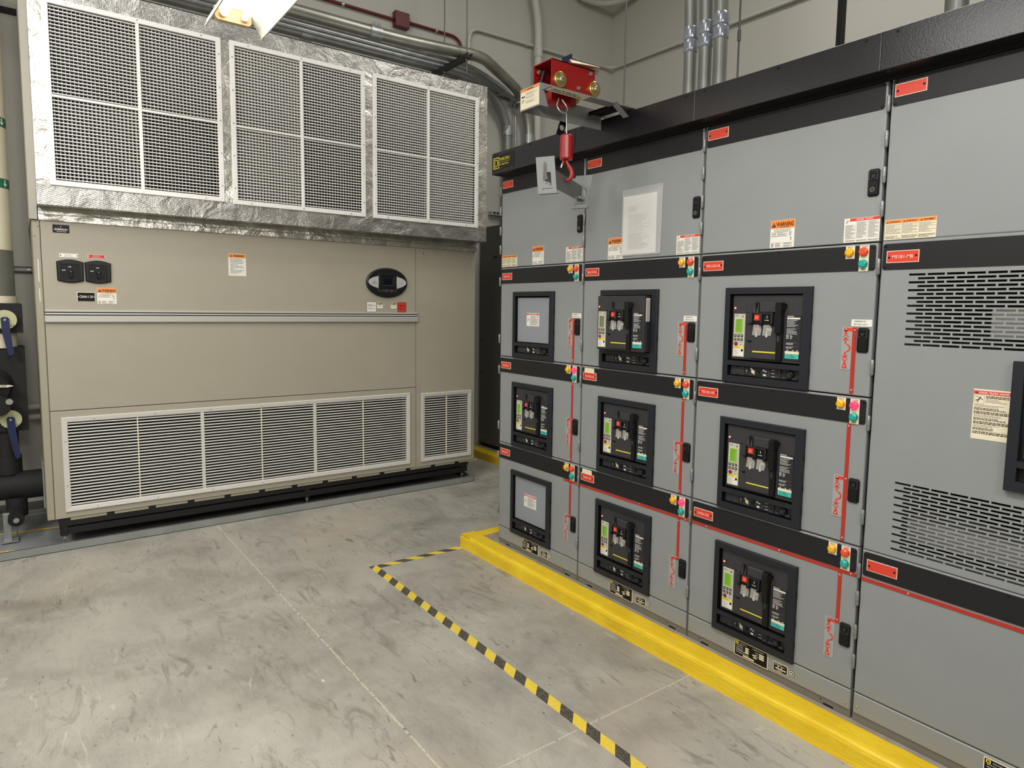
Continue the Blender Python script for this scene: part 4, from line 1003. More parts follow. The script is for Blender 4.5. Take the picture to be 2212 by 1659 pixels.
mb = MB(CF); x0, x1, z0_, z1_ = 1.084, 1.204, 1.803, 1.960; W_, H_ = x1-x0, z1_-z0_; mb.box(x0, z0_, 0, x1, z1_, .0012, WHITE); mb.rect(x0+.001, z1_-H_*.17, x1-.001, z1_-.002, .0017, ORANGE); tri(mb, x0+W_*.17, z1_-H_*.135, W_*.06, H_*.085, .0022); mb.text('WARNING', x0+W_*.28, z1_-H_*.135, H_*.085, .0022, INK, W_*.6, .02, 'l')
for k, s_ in enumerate(('Risk of unit falling over', 'when improperly lifted.', 'Improper lifting can cause', 'personal injury, death, or', 'damage to unit.', 'Center of gravity varies', 'with unit type and selected', 'options.', 'Movement of this unit to be', 'performed by qualified', 'personnel only.')): mb.text(s_, x0+W_*.1, z1_-H_*(.235+.065*k), H_*.036, .0022, INK, W_*.78*len(s_)/27, .01, 'l')
mb.build('lifting_warning_label', upn, label='white lifting warning sticker with orange header')
# oval display
mb = MB(CF); cx, cz = 2.310, 1.793
mb.disc(cx, cz, .183, 0, .020, OVAL, rb=.121, n=48, ch=.008)
mb.box(cx-.083, cz-.078, .018, cx+.083, cz-.050, .0215, BRK2, .001)
cp = mb.build('display_unit', upn, label='oval black control display')
for s_ in (-1, 1):
    pts = []
    for k in range(15):
        t_ = -1.15+2.3*k/14; pts.append((cx+s_*(.168*math.cos(t_)), cz+.003+.056*math.sin(t_)))
    pts = [p for p in pts if abs(p[0]-cx) > .078]+[(cx+s_*.082, cz+.055), (cx+s_*.080, cz+.0), (cx+s_*.084, cz-.050)]
    pts = sorted(pts, key=lambda p: math.atan2(p[1]-cz, (p[0]-(cx+s_*.115))))
    mb = MB(CF); mb.prism(pts, .019, .024, SILV, .001)
    if s_ < 0: mb.text('EMERSON', cx-.116, cz-.008, .005, .0245, INK, .046, .01); mb.text('Network Power', cx-.114, cz-.016, .003, .0245, INKG, .036); mb.poly([(cx-.120, cz+.008, .0245), (cx-.116, cz+.003, .0245), (cx-.112, cz+.008, .0245), (cx-.116, cz+.013, .0245)], BLUE)
    else: mb.text('iCOM', cx+.118, cz-.008, .006, .0245, INKG, .034)
    mb.build('display_wing', upn, label='silver wing of the oval display')
mb = MB(CF); mb.box(cx-.078, cz-.048, .018, cx+.078, cz+.078, .027, OVAL, .004); mb.frame(cx-.062, cz-.030, cx+.062, cz+.058, .014, .027, .031, BLACK, .002, .003); mb.box(cx-.045, cz-.014, .027, cx+.045, cz+.042, .0275, OVAL)
mb.build('display_bezel', upn, label='black screen surround')
mb = MB(CF); mb.box(cx-.034, cz-.016, .0275, cx+.034, cz+.034, .0285, SCREENB); mb.build('screen', upn, label='dark navy screen')
mb = MB(CF)
for dx, dz in ((-.045, 0), (-.026, 0), (-.022, .008), (-.008, 0), (-.014, -.010), (-.010, .010), (.020, 0), (.032, 0), (.045, 0), (.032, .010), (.032, -.011), (.012, .006)): mb.disc(cx+dx, cz-.066+dz, .0038, .0215, .024, ZINC, n=8, rb=.0026)
mb.build('keypad', upn, label='row of small silver keys')
for x0, x1, red in ((2.131, 2.219, 0), (2.407, 2.489, 1)):
    z0_, z1_ = 1.551, 1.636; mb = MB(CF); mb.box(x0, z0_, 0, x1, z1_, .0012, mat('tag_green_edge', (58, 74, 42), .5) if not red else mat('tag_olive_edge', (110, 86, 40), .5)); mb.rect(x0+.003, z0_+.003, x1-.003, z1_-.003, .0016, WHITE if not red else mat('tag_red', (206, 56, 40), .5))
    ink = INKG if not red else mat('ink_maroon', (70, 16, 16), .5)
    mb.text('FEED-A' if not red else 'FEED-B', (x0+x1)/2, z0_+.048, .014, .0021, ink, .066, .01); mb.text('CELL-1', (x0+x1)/2, z0_+.023, .014, .0021, ink, .062, .01)
    mb.build('feed_label', upn, label='white FEED-A CELL-1 label' if not red else 'red FEED-B CELL-1 label')
for x0, x1 in ((2.224, 2.275), (2.347, 2.399)):
    mb = MB(CF); mb.box(x0, 1.582, 0, x1, 1.612, .0012, WHITE); mb.scrib(x0+.006, 1.603, x1-.006, 1, .01, .0022, .0016, INK, 3, full=1); mb.scrib((x0+x1)/2-.005, 1.597, (x0+x1)/2+.005, 1, .01, .002, .0016, INKG, 4); mb.build('tiny_label', upn, label='tiny white power supply sticker')
    mb = MB(CF); mb.disc((x0+x1)/2, 1.623, .009, 0, .005, BRASS, n=14, ch=.002); mb.build('pilot_light', upn, label='small brass-ringed pilot light')

# stand under the air handler
st = thing('equipment_stand', 'black steel floor stand carrying the air handler', 'stand', (1.55, .45, .012))
mb = MB(CF)
mb.box(.02, .150, -.07, 3.12, .200, -.012, BLKP); mb.box(.02, .092, -.05, 3.12, .138, -.020, BLKP, .002); mb.box(.02, .138, -.045, 3.12, .150, -.040, BLKP)
mb.box(.02, .10, -.87, 3.12, .200, -.82, BLKP)
for x in (.02, 3.05): mb.box(x, .12, -.87, x+.05, .19, -.05, BLKP)
mb.build('frame_rail', st)
mb = MB(CF)
for k in range(13): x = .08+k*.245; mb.box(x, .186, -.012, x+.20, .2025, -.006, BEIGED)
mb.build('cabinet_flange', st, label='beige flange lip below the cabinet')
for x, y in ((.045, -.035), (1.63, -.035), (3.07, -.035), (.05, -.84), (3.07, -.84)):
    mb = MB(CF); mb.box(x-.02, .084, y-.018, x+.02, .15, y+.018, BLKP, .002); mb.tube([(x, .006, y), (x, .09, y)], .006, ZINC, 8); mb.prism([(x+.011*math.cos(R(60*k)), .066+.011*math.sin(R(60*k))) for k in range(6)], y-.010, y+.010, ZINC); mb.disc(x, .012, .02, y-.02, y+.02, ZINC, rb=.004, n=10)
    mb.build('levelling_leg', st, label='black leg with levelling bolt')

# drip pan
dp = thing('drip_pan', 'galvanised drip pan with low front lip under the air handler', 'drip pan', (1.2, .4, 0))
mb = MB(); mb.box(-2.6, -.030, 0, 3.160, -.027, .054, PANL); mb.box(-2.6, -.030, .052, 3.160, -.018, .054, PANL); mb.box(3.157, -.030, 0, 3.160, .93, .054, PANL); mb.box(-2.6, .93, 0, 3.160, .933, .054, PANL)
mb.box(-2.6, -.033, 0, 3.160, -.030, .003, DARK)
mb.build('pan_lip', dp, label='galvanised upturned lip')
mb = MB(); mb.box(-2.6, -.027, 0.0005, 3.157, .93, .004, PANF); mb.build('pan_floor', dp, label='blue-grey pan floor')
def rope(pts, lab):
    mb = MB(); mb.tube(pts, .005, ROPE, 8)
    P = [Vector(p) for p in pts]
    for i in range(len(P)-1):
        L_ = (P[i+1]-P[i]).length; n_ = int(L_/.012)
        for k in range(n_): a = P[i].lerp(P[i+1], (k+.2)/n_); b = P[i].lerp(P[i+1], (k+.55)/n_); mb.tube([tuple(a+Vector((0, -.001, .0006))), tuple(b+Vector((0, .001, .0006)))], .0050, BLACK, 6, False)
    tag(mb.build('leak_cable'), lab, 'leak detection cable')
rope([(-1.6, .575, .0095), (-.30, .542, .0095), (.06, .512, .0095)], 'yellow and black leak detection rope lying in the pan under the pipes')
rope([(-1.6, .02, .060), (-.7, -.004, .060), (-.30, -.016, .0585), (-.16, -.008, .044), (-.02, .004, .0095), (.5, .01, .0095)], 'short yellow leak rope nearest the pan lip at left')

# ---------------------------------------------------------------- plenum box with grilles
PF = CFo(-.155)
pl = thing('air_plenum', 'foil-wrapped supply plenum with three white grilles on top of the air handler', 'plenum', (1.59, .4, 2.1))
PZ0, PZ1, PX0, PX1 = 2.178, 3.497, -.012, 3.190
wins = [(.056, 2.296, 1.034, 3.376), (1.090, 2.289, 2.062, 3.378), (2.128, 2.289, 3.098, 3.385)]
mb = MB(PF)
def bumpy(fn, na, nb, amp, mt, seed=0):
    """panel grid fn(s,t)->(a,b,c) with wrinkles"""
    vs_ = []; fs = []
    for i in range(na+1):
        for j in range(nb+1):
            a, b, c = fn(i/na, j/nb); wv = noise.noise(Vector((a*7+seed, b*7, c*7)))*amp+noise.noise(Vector((a*23, b*23+seed, c*23)))*amp*.4
            if i in (0, na) or j in (0, nb): wv *= .2
            vs_.append((a, b, c+wv))
    for i in range(na):
        for j in range(nb): k = i*(nb+1)+j; fs.append((k, k+nb+1, k+nb+2, k+1))
    mb.mesh(vs_, fs, mt, True)
def strip_(a0, b0, a1, b1, amp=.004, mt=FOIL, seed=0): bumpy(lambda s_, t_: (a0+(a1-a0)*s_, b0+(b1-b0)*t_, 0), max(2, int((a1-a0)/.03)), max(2, int((b1-b0)/.03)), amp, mt, seed)
strip_(PX0, PZ0, PX1, 2.300, seed=1); strip_(PX0, 3.372, PX1, PZ1, seed=2)
strip_(PX0, 2.300, .060, 3.372, seed=3, mt=FOILS); strip_(1.030, 2.296, 1.095, 3.372, seed=4, mt=FOILS); strip_(2.058, 2.296, 2.132, 3.372, seed=5, mt=FOILS); strip_(3.094, 2.296, PX1, 3.372, seed=6, mt=FOILS)
mb.box(PX0, PZ0+.001, -.95, PX1, PZ0+.004, -.0, FOIL)
mb.box(PX0, PZ0, -.95, PX0+.003, PZ1, -.001, FOIL); mb.box(PX1-.003, PZ0, -.95, PX1, PZ1, -.001, FOIL); mb.box(PX0, PZ1-.004, -1.0, PX1, PZ1, -.001, FOIL)
mb.box(PX0+.01, PZ0+.01, -.95, PX1-.01, PZ1-.01, -.945, STEELD)
mb.tube([(PX0, PZ1-.002, .002), (PX1-.3, PZ1-.002, .002)], .002, BLACK, 6)
mb.build('foil_casing', pl, label='crinkled silver foil insulation')
mb = MB(); mb.box(-.052, -.02, 2.101, -.0125, .95, 3.62, mat('flashing_paint', (168, 164, 152), .6)); mb.build('side_flashing', pl, label='pale painted flashing strip up the left side')
mb = MB(CF)
bumpy(lambda s_, t_: (-.008+3.200*s_, 2.138+.040*t_, .012-.004*t_), 100, 3, .006, FOILS, 11)
bumpy(lambda s_, t_: (-.008+3.200*s_, 2.098+.036*t_, .010), 100, 3, .009, FOILS, 12)
mb.box(-.006, 2.100, -.90, 3.188, 2.177, .004, FOIL)
mb.build('foil_tape_band', pl, label='crumpled foil tape band over the cabinet top')
for gi, (a0, b0, a1, b1) in enumerate(wins):
    mb = MB(PF); w_ = .031; c0 = .004
    mb.frame(a0, b0, a1, b1, w_, c0-.012, c0+.008, GRL, .002)
    m_ = (a0+a1)/2; zm = 2.820
    mb.box(m_-.010, b0+w_, -.012, m_+.010, b1-w_, c0+.007, GRL, .002)
    mb.box(a0+w_, zm-.007, -.010, a1-w_, zm+.007, c0+.003, GRL, .001)
    for k in range(5):
        b = b0+(b1-b0)*(.1+.2*k)
        for a in (a0+.014, a1-.014): mb.disc(a, b, .0045, c0+.008, c0+.0105, ZINC, n=8)
    for a in (a0+.12, m_, a1-.12):
        for b in (b0+.014, b1-.014): mb.disc(a, b, .0045, c0+.008, c0+.0105, ZINC, n=8)
    fr = mb.build('supply_grille', pl, label='white aluminium double-deflection grille, '+('leftmost', 'middle', 'rightmost')[gi])
    mb = MB(PF); A0, A1, B0, B1 = a0+w_, a1-w_, b0+w_, b1-w_; n_ = int(round((B1-B0)/.0207))
    tl = .35
    for k in range(n_):
        z = B0+(B1-B0)*(k+.5)/n_
        if abs(z-zm) < .008: continue
        mb.mesh([(A0, z-.0024, .003), (A1, z-.0024, .003), (A1, z+.0024, .003), (A0, z+.0024, .003), (A0, z-.0010, -.019), (A1, z-.0010, -.019), (A1, z+.0016, -.019), (A0, z+.0016, -.019)],
                [(0, 1, 2, 3), (5, 4, 7, 6), (0, 4, 5, 1), (3, 2, 6, 7)], GRL)
    mb.build('horizontal_blades', fr, label='horizontal grille blades')
    mb = MB(PF); n_ = int(round((A1-A0)/.0212)); q = random.Random(gi+3); zones = [(B0, zm, q.uniform(-.008, .008)), (zm, B1, q.uniform(-.004, .004))]
    for (z0_, z1_, lean) in zones:
        for k in range(n_):
            a = A0+(A1-A0)*(k+.5)/n_
            ln = lean if a < m_ else -lean
            mb.mesh([(a-.0016, z0_, -.020), (a+.0016, z0_, -.020), (a+.0016, z1_, -.020), (a-.0016, z1_, -.020), (a-.0010+ln, z0_, -.042), (a+.0010+ln, z0_, -.042), (a+.0010+ln, z1_, -.042), (a-.0010+ln, z1_, -.042)],
                    [(0, 1, 2, 3), (0, 3, 7, 4), (1, 5, 6, 2), (5, 4, 7, 6)], GRL)
    mb.build('vertical_blades', fr, label='vertical grille blades')
    mb = MB(PF); mb.box(A0-.01, B0-.01, -.30, A1+.01, B1+.01, -.29, mat('plenum_shade', (30, 30, 33), .8)); mb.build('interior_shade', fr, label='dark sheet painted as the shade inside the plenum')  # dark colour stands in for shade behind the blades

# ---------------------------------------------------------------- fluorescent fixture
fx = thing('fluorescent_fixture', 'lit two-tube fluorescent light with white reflector hanging above the aisle', 'ceiling light', (.765, -2.2, 2.9))
mb = MB()
X0, X1, ZF = .638, .892, 2.900; ya, yb = -1.60, -2.86
prof = [(X0, ZF), (X0+.012, ZF+.03), (X0+.05, ZF+.075), (X0+.10, ZF+.095), (X1-.10, ZF+.095), (X1-.05, ZF+.075), (X1-.012, ZF+.03), (X1, ZF)]
po = [(X0-.002, ZF-.001), (X0+.008, ZF+.034), (X0+.047, ZF+.080), (X0+.098, ZF+.101), (X1-.098, ZF+.101), (X1-.047, ZF+.080), (X1-.008, ZF+.034), (X1+.002, ZF-.001)]
for j in range(7):
    mb.poly([(*prof[j][:1], ya, prof[j][1]), (prof[j+1][0], ya, prof[j+1][1]), (prof[j+1][0], yb, prof[j+1][1]), (prof[j][0], yb, prof[j][1])], LAMPW)
    mb.poly([(po[j][0], ya, po[j][1]), (po[j+1][0], ya, po[j+1][1]), (po[j+1][0], yb, po[j+1][1]), (po[j][0], yb, po[j][1])], LAMPW)
mb.box(X0-.003, yb, ZF-.004, X0+.003, ya, ZF+.003, LAMPW); mb.box(X1-.003, yb, ZF-.004, X1+.003, ya, ZF+.003, LAMPW)
mb.build('reflector', fx)
mb = MB(); mb.box(X0+.08, yb-.1, ZF+.102, X1-.08, ya-.25, ZF+.16, LAMPW); mb.build('ballast_housing', fx)
mb = MB(lambda a, b, c: (a, ya-.035+c, b)); e = .012
mb.prism([(X0+.035+e, ZF+.030), (X1-.055-e, ZF+.030), (X1-.055, ZF+.030+e), (X1-.055, ZF+.092), (X0+.035, ZF+.092), (X0+.035, ZF+.030+e)], -.008, .022, TAN, 0)
mb.build('lampholder_bracket', fx, label='tan end bracket')
for x in (X0+.068, X1-.092):
    mb = MB(); mb.tube([(x, ya-.04, ZF+.055), (x, yb+.1, ZF+.055)], .0135, TUBE, 14); mb.build('tube', fx, label='glowing fluorescent tube')
    mb = MB(); mb.tube([(x, ya-.036, ZF+.055), (x, ya-.068, ZF+.055)], .0150, ZINC, 14); mb.build('tube_cap', fx, label='metal tube end cap')
for y in (-1.9, -2.6):
    mb = MB(); mb.tube([(.765, y, ZF+.16), (.765, y, 6.19)], .003, STEELD, 6); mb.build('hanger_wire', fx)

# ---------------------------------------------------------------- hoist on the canopy
hc = thing('hoist_carriage', 'grey steel hoist carriage cantilevered over the canopy with warning placard', 'hoist carriage', (2.0, -2.70, 2.48))
mb = MB()
yr, yl = -2.770, -2.630; xe, xb = 1.728, 2.60
mb.box(xe, yr-.002, 2.545, xb, yr+.002, 2.573, SKIN); mb.box(xe+.01, yr-.058, 2.545, xe+.62, yr-.002, 2.548, SKIN)
mb.box(xe, yl-.002, 2.480, 2.22, yl+.002, 2.571, SKIN); mb.box(xe, yl+.002, 2.525, 2.22, yl+.030, 2.528, SKIN); mb.box(2.22, yl-.002, 2.542, xb, yl+.002, 2.571, SKIN)
mb.build('side_rails', hc, label='pair of grey steel rails')
mb = MB(); mb.box(xe-.003, yr, 2.478, xe, yl, 2.573, SKIN); mb.poly([(xe, yr-.001, 2.478), (xe+.045, yr-.001, 2.478), (xe+.020, yr-.001, 2.545), (xe, yr-.001, 2.545)], SKIN); mb.box(xe-.003, yl, 2.476, xe+.03, yl+.002, 2.573, SKIN)
mb.build('end_plate', hc)
mb = MB(lambda a, b, c: (xe-.003-c, a, b)); mb.box(yr+.004, 2.483, 0, yl-.003, 2.569, .001, CREAM)
mb2 = MB(lambda a, b, c: (xe-.0042-c, -a, b)); A0, A1 = -yl+.003, -yr-.004
mb2.box(A0, 2.483, -.001, A1, 2.569, 0, CREAM); mb2.rect(A0+.001, 2.558, A1-.001, 2.568, .0005, ORANGE); tri(mb2, A0+.040, 2.5595, .004, .007, .0009); mb2.text('WARNING', A0+.048, 2.5598, .0065, .0009, INK, .046, .02, 'l')
mb2.scrib(A0+.042, 2.550, A1-.012, 4, .0035, .0011, .0005, INKG, 81); mb2.scrib(A0+.042, 2.532, A1-.012, 3, .0035, .0011, .0005, INKG, 82); mb2.scrib(A0+.042, 2.516, A1-.012, 4, .0035, .0011, .0005, INKG, 83); mb2.rect(A0+.036, 2.486, A0+.0365, 2.556, .0005, INKG)
mb2.rect(A0+.008, 2.533, A0+.020, 2.539, .0005, INK); mb2.rect(A0+.022, 2.533, A0+.032, 2.539, .0005, INK); stick_man(mb2, A0+.006, 2.506, A0+.032, 2.530, .0005)
mb2.build('warning_placard', hc, label='cream warning placard with orange header')
mb = MB(lambda a, b, c: (a, b, 2.5448-c)); mb.box(xe+.02, yr-.056, 0, xe+.24, yr-.006, .0008, CREAM)
mb.scrib(xe+.04, yr-.018, xe+.22, 2, .016, .007, .0012, INK, 84)
mb.build('capacity_strip', hc, label='cream capacity sticker under the rail')
# cross carriage with rollers on the canopy
mb = MB(); mb.box(2.135, -2.80, 2.545, 2.222, -2.575, 2.552, BLACK); mb.box(2.135, -2.80, 2.535, 2.140, -2.575, 2.552, BLACK); mb.box(2.155, yr-.02, 2.552, 2.215, yl+.02, 2.556, BLACK); mb.build('cross_member', hc, label='black cross member')
for y in (-2.765, -2.555):
    mb = MB(lambda a, b, c: (a, y+c, b)); mb.disc(2.252, 2.553, .021, -.010, .010, BRASS, n=20, ch=.003); mb.disc(2.252, 2.553, .008, -.014, .014, ZINC, n=8); mb.build('roller', hc, label='yellow zinc roller on the canopy')
mb = MB(lambda a, b, c: (a, yr-.003-c, b)); 
mb.disc(xe+.03, 2.559, .005, 0, .006, ZINC, n=6); mb.disc(xe+.40, 2.565, .004, 0, .006, ZINC, n=6); mb.disc(2.26, 2.562, .004, 0, .006, ZINC, n=6); mb.disc(2.29, 2.562, .004, 0, .006, ZINC, n=6)
mb.build('bolts', hc, label='small rail bolts')
mb = MB(); q0 = Vector((2.12, yr-.034, 2.548)); q1 = Vector((2.20, yr-.034, 2.498)); dv = Vector((0, -.036, 0))
P4 = [q0, q1, q1+dv, q0+dv]
mb.poly([tuple(p) for p in P4], SKIN); mb.poly([tuple(p+Vector((0, 0, .003))) for p in P4], SKIN)
mb.build('pull_tab', hc, label='grey steel pull tab')
mb = MB(lambda a, b, c: (a, yl+.034+c, b)); mb.prism([(1.99, 2.50), (2.03, 2.50), (2.005, 2.42), (1.965, 2.43)], 0, .003, BLACK); mb.disc(1.997, 2.462, .013, -.001, .004, WALL, n=18); mb.build('pull_tab', hc, label='black pull tab with round hole')

ht = thing('hoist_trolley', 'red four-wheeled hoist trolley riding on the grey carriage rails', 'hoist trolley', (1.9, -2.70, 2.58))
ty0, ty1, tx0, tx1, tz0, tz1 = -2.762, -2.640, 1.792, 2.048, 2.500, 2.690
mb = MB()
mb.box(tx0, ty0-.004, tz0+.06, tx1, ty0, tz1, REDH); mb.box(tx0, ty1, tz0+.06, tx1, ty1+.004, tz1-.002, REDH); mb.box(tx0, ty0-.004, tz1-.004, tx1, ty1+.004, tz1, REDH)
mb.box(tx1-.004, ty0, tz0+.10, tx1, ty1, tz1-.004, REDH)
mb.box(tx0+.03, ty0+.03, tz0+.012, tx0+.14, ty1-.045, tz0+.07, REDH, .006)
mb.build('trolley_body', ht)
for x in (1.836, 2.042):
    mb = MB(lambda a, b, c: (a, ty0-.004-c, b)); mb.disc(x, 2.606, .034, 0, .014, BRASS, n=28, ch=.003); mb.disc(x, 2.606, .022, .014, .016, BRASS, n=24, ch=.001); mb.disc(x, 2.606, .0125, .016, .024, ZINC, n=12, ch=.003); mb.build('wheel', ht, label='yellow zinc wheel with steel axle nut')
    mb = MB(lambda a, b, c: (a, ty1+.004+c, b)); mb.disc(x, 2.606, .034, 0, .014, BRASS, n=28, ch=.003); mb.build('wheel', ht, label='yellow zinc wheel with steel axle nut')
mb = MB(lambda a, b, c: (a, ty0-.004-c, b))
for x, z in ((2.020, 2.670), (1.948, 2.592)): mb.disc(x, z, .0095, 0, .004, ZINC, n=14); mb.hexb(x, z, .0075, .004, .010, ZINC)
mb.disc(1.966, 2.640, .007, 0, .001, REDH, n=14)
mb.build('bolts', ht, label='zinc hex bolts')
mb = MB(); mb.tube([(1.80, -2.68, 2.60), (1.82, -2.68, 2.66)], .010, CAN, 10); mb.tube([(1.80, -2.66, 2.655), (1.81, -2.66, 2.665)], .008, ZINC, 8); mb.build('crank_shaft', ht, label='black winch shaft')
mb = MB(); mb.tube(bend([(1.845, -2.755, 2.53), (1.82, -2.77, 2.49), (1.835, -2.78, 2.465), (1.870, -2.78, 2.465), (1.885, -2.77, 2.495), (1.862, -2.755, 2.53)], .02, 4), .0035, ZINC, 8); mb.build('shackle_ring', ht, label='bright steel shackle ring')
mb = MB(); mb.tube([(1.935, -2.70, 2.53), (1.937, -2.705, 2.395)], .0028, ZINC, 8); mb.build('wire_rope', ht, label='steel wire rope')
mb = MB(); n_ = 28
prf = [(.008, 2.399), (.026, 2.398), (.031, 2.392), (.031, 2.292), (.029, 2.286), (.010, 2.285)]
cx, cy = 1.937, -2.705
for j in range(len(prf)-1):
    vs_ = []
    for (r_, z) in prf[j:j+2]:
        for k in range(n_): rr_ = r_*(1-.03*(k % 2)*(1 if r_ > .028 else 0)); vs_.append((cx+rr_*math.cos(2*math.pi*k/n_), cy+rr_*math.sin(2*math.pi*k/n_), z))
    mb.mesh(vs_, [(k, (k+1) % n_, n_+(k+1) % n_, n_+k) for k in range(n_)], REDH, True)
mb.build('weight', ht, label='ribbed red cylindrical weight')
mb = MB()
rt2 = Vector((.80, -.60, 0))
def hp(s_, z): return (cx+rt2.x*s_, cy+rt2.y*s_, z)
mb.tube([hp(.002, 2.290), hp(.003, 2.276), hp(.010, 2.262), hp(.021, 2.247), hp(.028, 2.230), hp(.027, 2.212), hp(.018, 2.198), hp(.006, 2.192), hp(-.004, 2.196)], [.008, .008, .009, .0105, .0115, .0110, .0095, .007, .004], REDH, 14)
mb.tube([hp(-.006, 2.286), hp(-.014, 2.274), hp(-.018, 2.260)], [.007, .006, .004], REDH, 8); mb.tube([hp(-.016, 2.272), hp(-.023, 2.250)], .0042, ZINC, 8)
mb.build('hook', ht, label='red steel lifting hook')
mb = MB(); mb.poly([(1.90, -2.775, 2.692), (2.06, -2.79, 2.702), (2.10, -2.72, 2.694), (1.94, -2.70, 2.710), (1.92, -2.735, 2.722)], CREAM); mb.poly([(1.95, -2.773, 2.7015), (2.05, -2.785, 2.7035), (2.06, -2.76, 2.7025), (1.96, -2.755, 2.705)], ORANGE)
tag(mb.build('paper_tag'), 'crumpled cream tag lying on top of the red hoist trolley', 'paper tag')
mb = MB(); mb.box(2.02, -2.63, 2.69, 2.024, -2.56, 2.80, mat('crank_navy', (20, 24, 66), .4), .001)
o_ = mb.build('handle_plate', ht, label='dark blue handle plate')

# lifting yoke
LC = Vector((1.746, -2.800, 2.178)); RC = Vector((2.140, -2.590, 2.178)); dx_ = (RC-LC).normalized(); sd_ = Vector((dx_.y, -dx_.x, 0)).normalized()
ly = thing('lifting_yoke', 'grey spreader bar with two slotted end plates hanging from the red hook', 'lifting yoke', tuple((LC+RC)/2))
def YF(cn, tilt=0):
    def f_(a, b, c):
        p = cn+sd_*a+Vector((0, 0, 1))*(b)-dx_*c+sd_*(tilt*b)
        return tuple(p)
    return f_
for k, (cn, nm, tl) in enumerate(((LC, 'near', -.09), (RC, 'far', .16))):
    mb = MB(YF(cn, tl)); hw, hh = .044, .079
    hx0, hx1, hz0, hz1 = -.016, .022, -.046, .012
    for (x0, z0_, x1, z1_) in ((-hw, -hh, hw, hz0), (-hw, hz1, hw, hh), (-hw, hz0, hx0, hz1), (hx1, hz0, hw, hz1)): mb.box(x0, z0_, 0, x1, z1_, .004, SKIN)
    mb.box(-hw, -hh, -.022, hw, -hh+.004, 0, SKIN)
    mb.box(-.020, -.058, .004, .028, -.0565, .0046, BLACK); mb.box(-.021, -.066, .004, -.0195, -.0565, .0046, BLACK)
    if k == 0: mb.poly([(-.016, -.020, .005), (-.003, .055, .010), (.003, .055, .010), (.006, -.020, .005)], STEELD); mb.poly([(-.016, -.020, .005), (-.013, .052, .006), (-.003, .055, .010)], SKIN)
    mb.poly([(-.016, -.018, .003), (.022, -.036, -.02), (.022, -.046, -.02), (-.016, -.046, .003)], STEELD)
    mb.build('end_plate', ly, label=nm+' slotted end plate')
mb = MB(); d_ = sd_*.002
for z in ((-.040, .040),):
    a, b = LC+dx_*.002, RC-dx_*.004
    def q(p, zz, s_): return tuple(p+Vector((0, 0, zz))+d_*s_)
    for s_ in (-1, 1): mb.poly([q(a, -.035, s_), q(b, -.050, s_), q(b, .028, s_), q(a, .045, s_)], STEELD)
    mb.poly([q(a, .045, -1), q(b, .028, -1), q(b, .028, 1), q(a, .045, 1)], STEELD); mb.poly([q(a, -.035, -1), q(b, -.050, -1), q(b, -.050, 1), q(a, -.035, 1)], STEELD)
mb.build('spreader_bar', ly, label='grey steel spreader bar')
mb = MB(); p_ = RC-dx_*.06+sd_*.01+Vector((0, 0, -.035)); mb.tube([tuple(p_), tuple(p_+dx_*.05)], .006, ZINC, 10); mb.build('latch_pin', ly, label='bright latch pin')

# ---------------------------------------------------------------- conduits, hangers
def conduit(name, pts, r, mt, label, group=None, couplings=(), cm=GALV, cat='conduit', bendr=.25, n=16, straps=()):
    t = thing(name, label, cat, pts[0], group)
    mb = MB(); mb.tube(bend(pts, bendr, 8), r, mt, n); mb.build('pipe', t)
    for (p, d) in couplings:
        p = Vector(p); d = Vector(d).normalized(); mb = MB(); mb.tube([tuple(p-d*.05), tuple(p+d*.05)], r*1.16, cm, n)
        sdv = d.cross(Vector((0, 1, 0))) if abs(d.y) < .9 else Vector((1, 0, 0))
        for s_ in (-.03, -.012, .012, .03): c_ = p+d*s_+Vector((0, -1, 0))*r*.6+sdv.normalized()*r*1.0; mb.tube([tuple(c_), tuple(c_+Vector((0, -1, 0))*.012+sdv.normalized()*.014)], .005, ZINC, 8)
        mb.build('coupling', t, label='set-screw coupling')
    for (p, d) in straps:
        p = Vector(p); d = Vector(d).normalized(); mb = MB(); mb.tube([tuple(p-d*.012), tuple(p+d*.012)], r*1.3, mt if mt is PIPEW else ZINC, n); mb.build('strap', t, label='pipe strap')
    return t
G1 = 'galvanised conduits on the trapeze hanger'
conduit('conduit', [(-1.2, .33, 3.885), (2.6, .33, 3.895), (3.15, .33, 3.925), (3.45, .33, 3.945), (4.02, .72, 3.95), (4.30, .86, 3.90), (4.445, .90, 3.62), (4.445, .90, 2.47)], .052, GALVY, 'thick galvanised conduit, uppermost on the trapeze hanger, bending down near the wall corner', G1, couplings=[((2.37, .33, 3.893), (1, 0, 0)), ((4.445, .90, 3.45), (0, 0, 1))])
conduit('conduit', [(-1.2, .80, 3.925), (3.30, .80, 3.925), (3.85, .86, 3.90), (4.17, .92, 3.62), (4.17, .92, 2.47)], .048, GALVD, 'old dull galvanised conduit, lowest on the trapeze hanger', G1, couplings=[((1.95, .80, 3.925), (1, 0, 0)), ((4.17, .92, 3.50), (0, 0, 1))])
for k, (y, z) in enumerate(((.46, 3.918), (.56, 3.918), (.66, 3.918))):
    conduit('thin_conduit', [(-1.2, y, z-.026), (3.40+.05*k, y, z-.024), (4.00, .72+.05*k, 3.850), (4.22+.05*k, .90, 3.835), (4.24+.05*k, YB-.024, 3.80)], .020, GALV, ('thin galvanised conduit nearest the thick one on the trapeze', 'thin galvanised conduit in the middle of the trapeze', 'thin galvanised conduit beside the old dull one on the trapeze')[k], G1, n=12)
th = thing('trapeze_hanger', 'dark slotted strut trapeze hung on two threaded rods', 'pipe hanger', (3.2, .5, 3.87))
mb = MB()
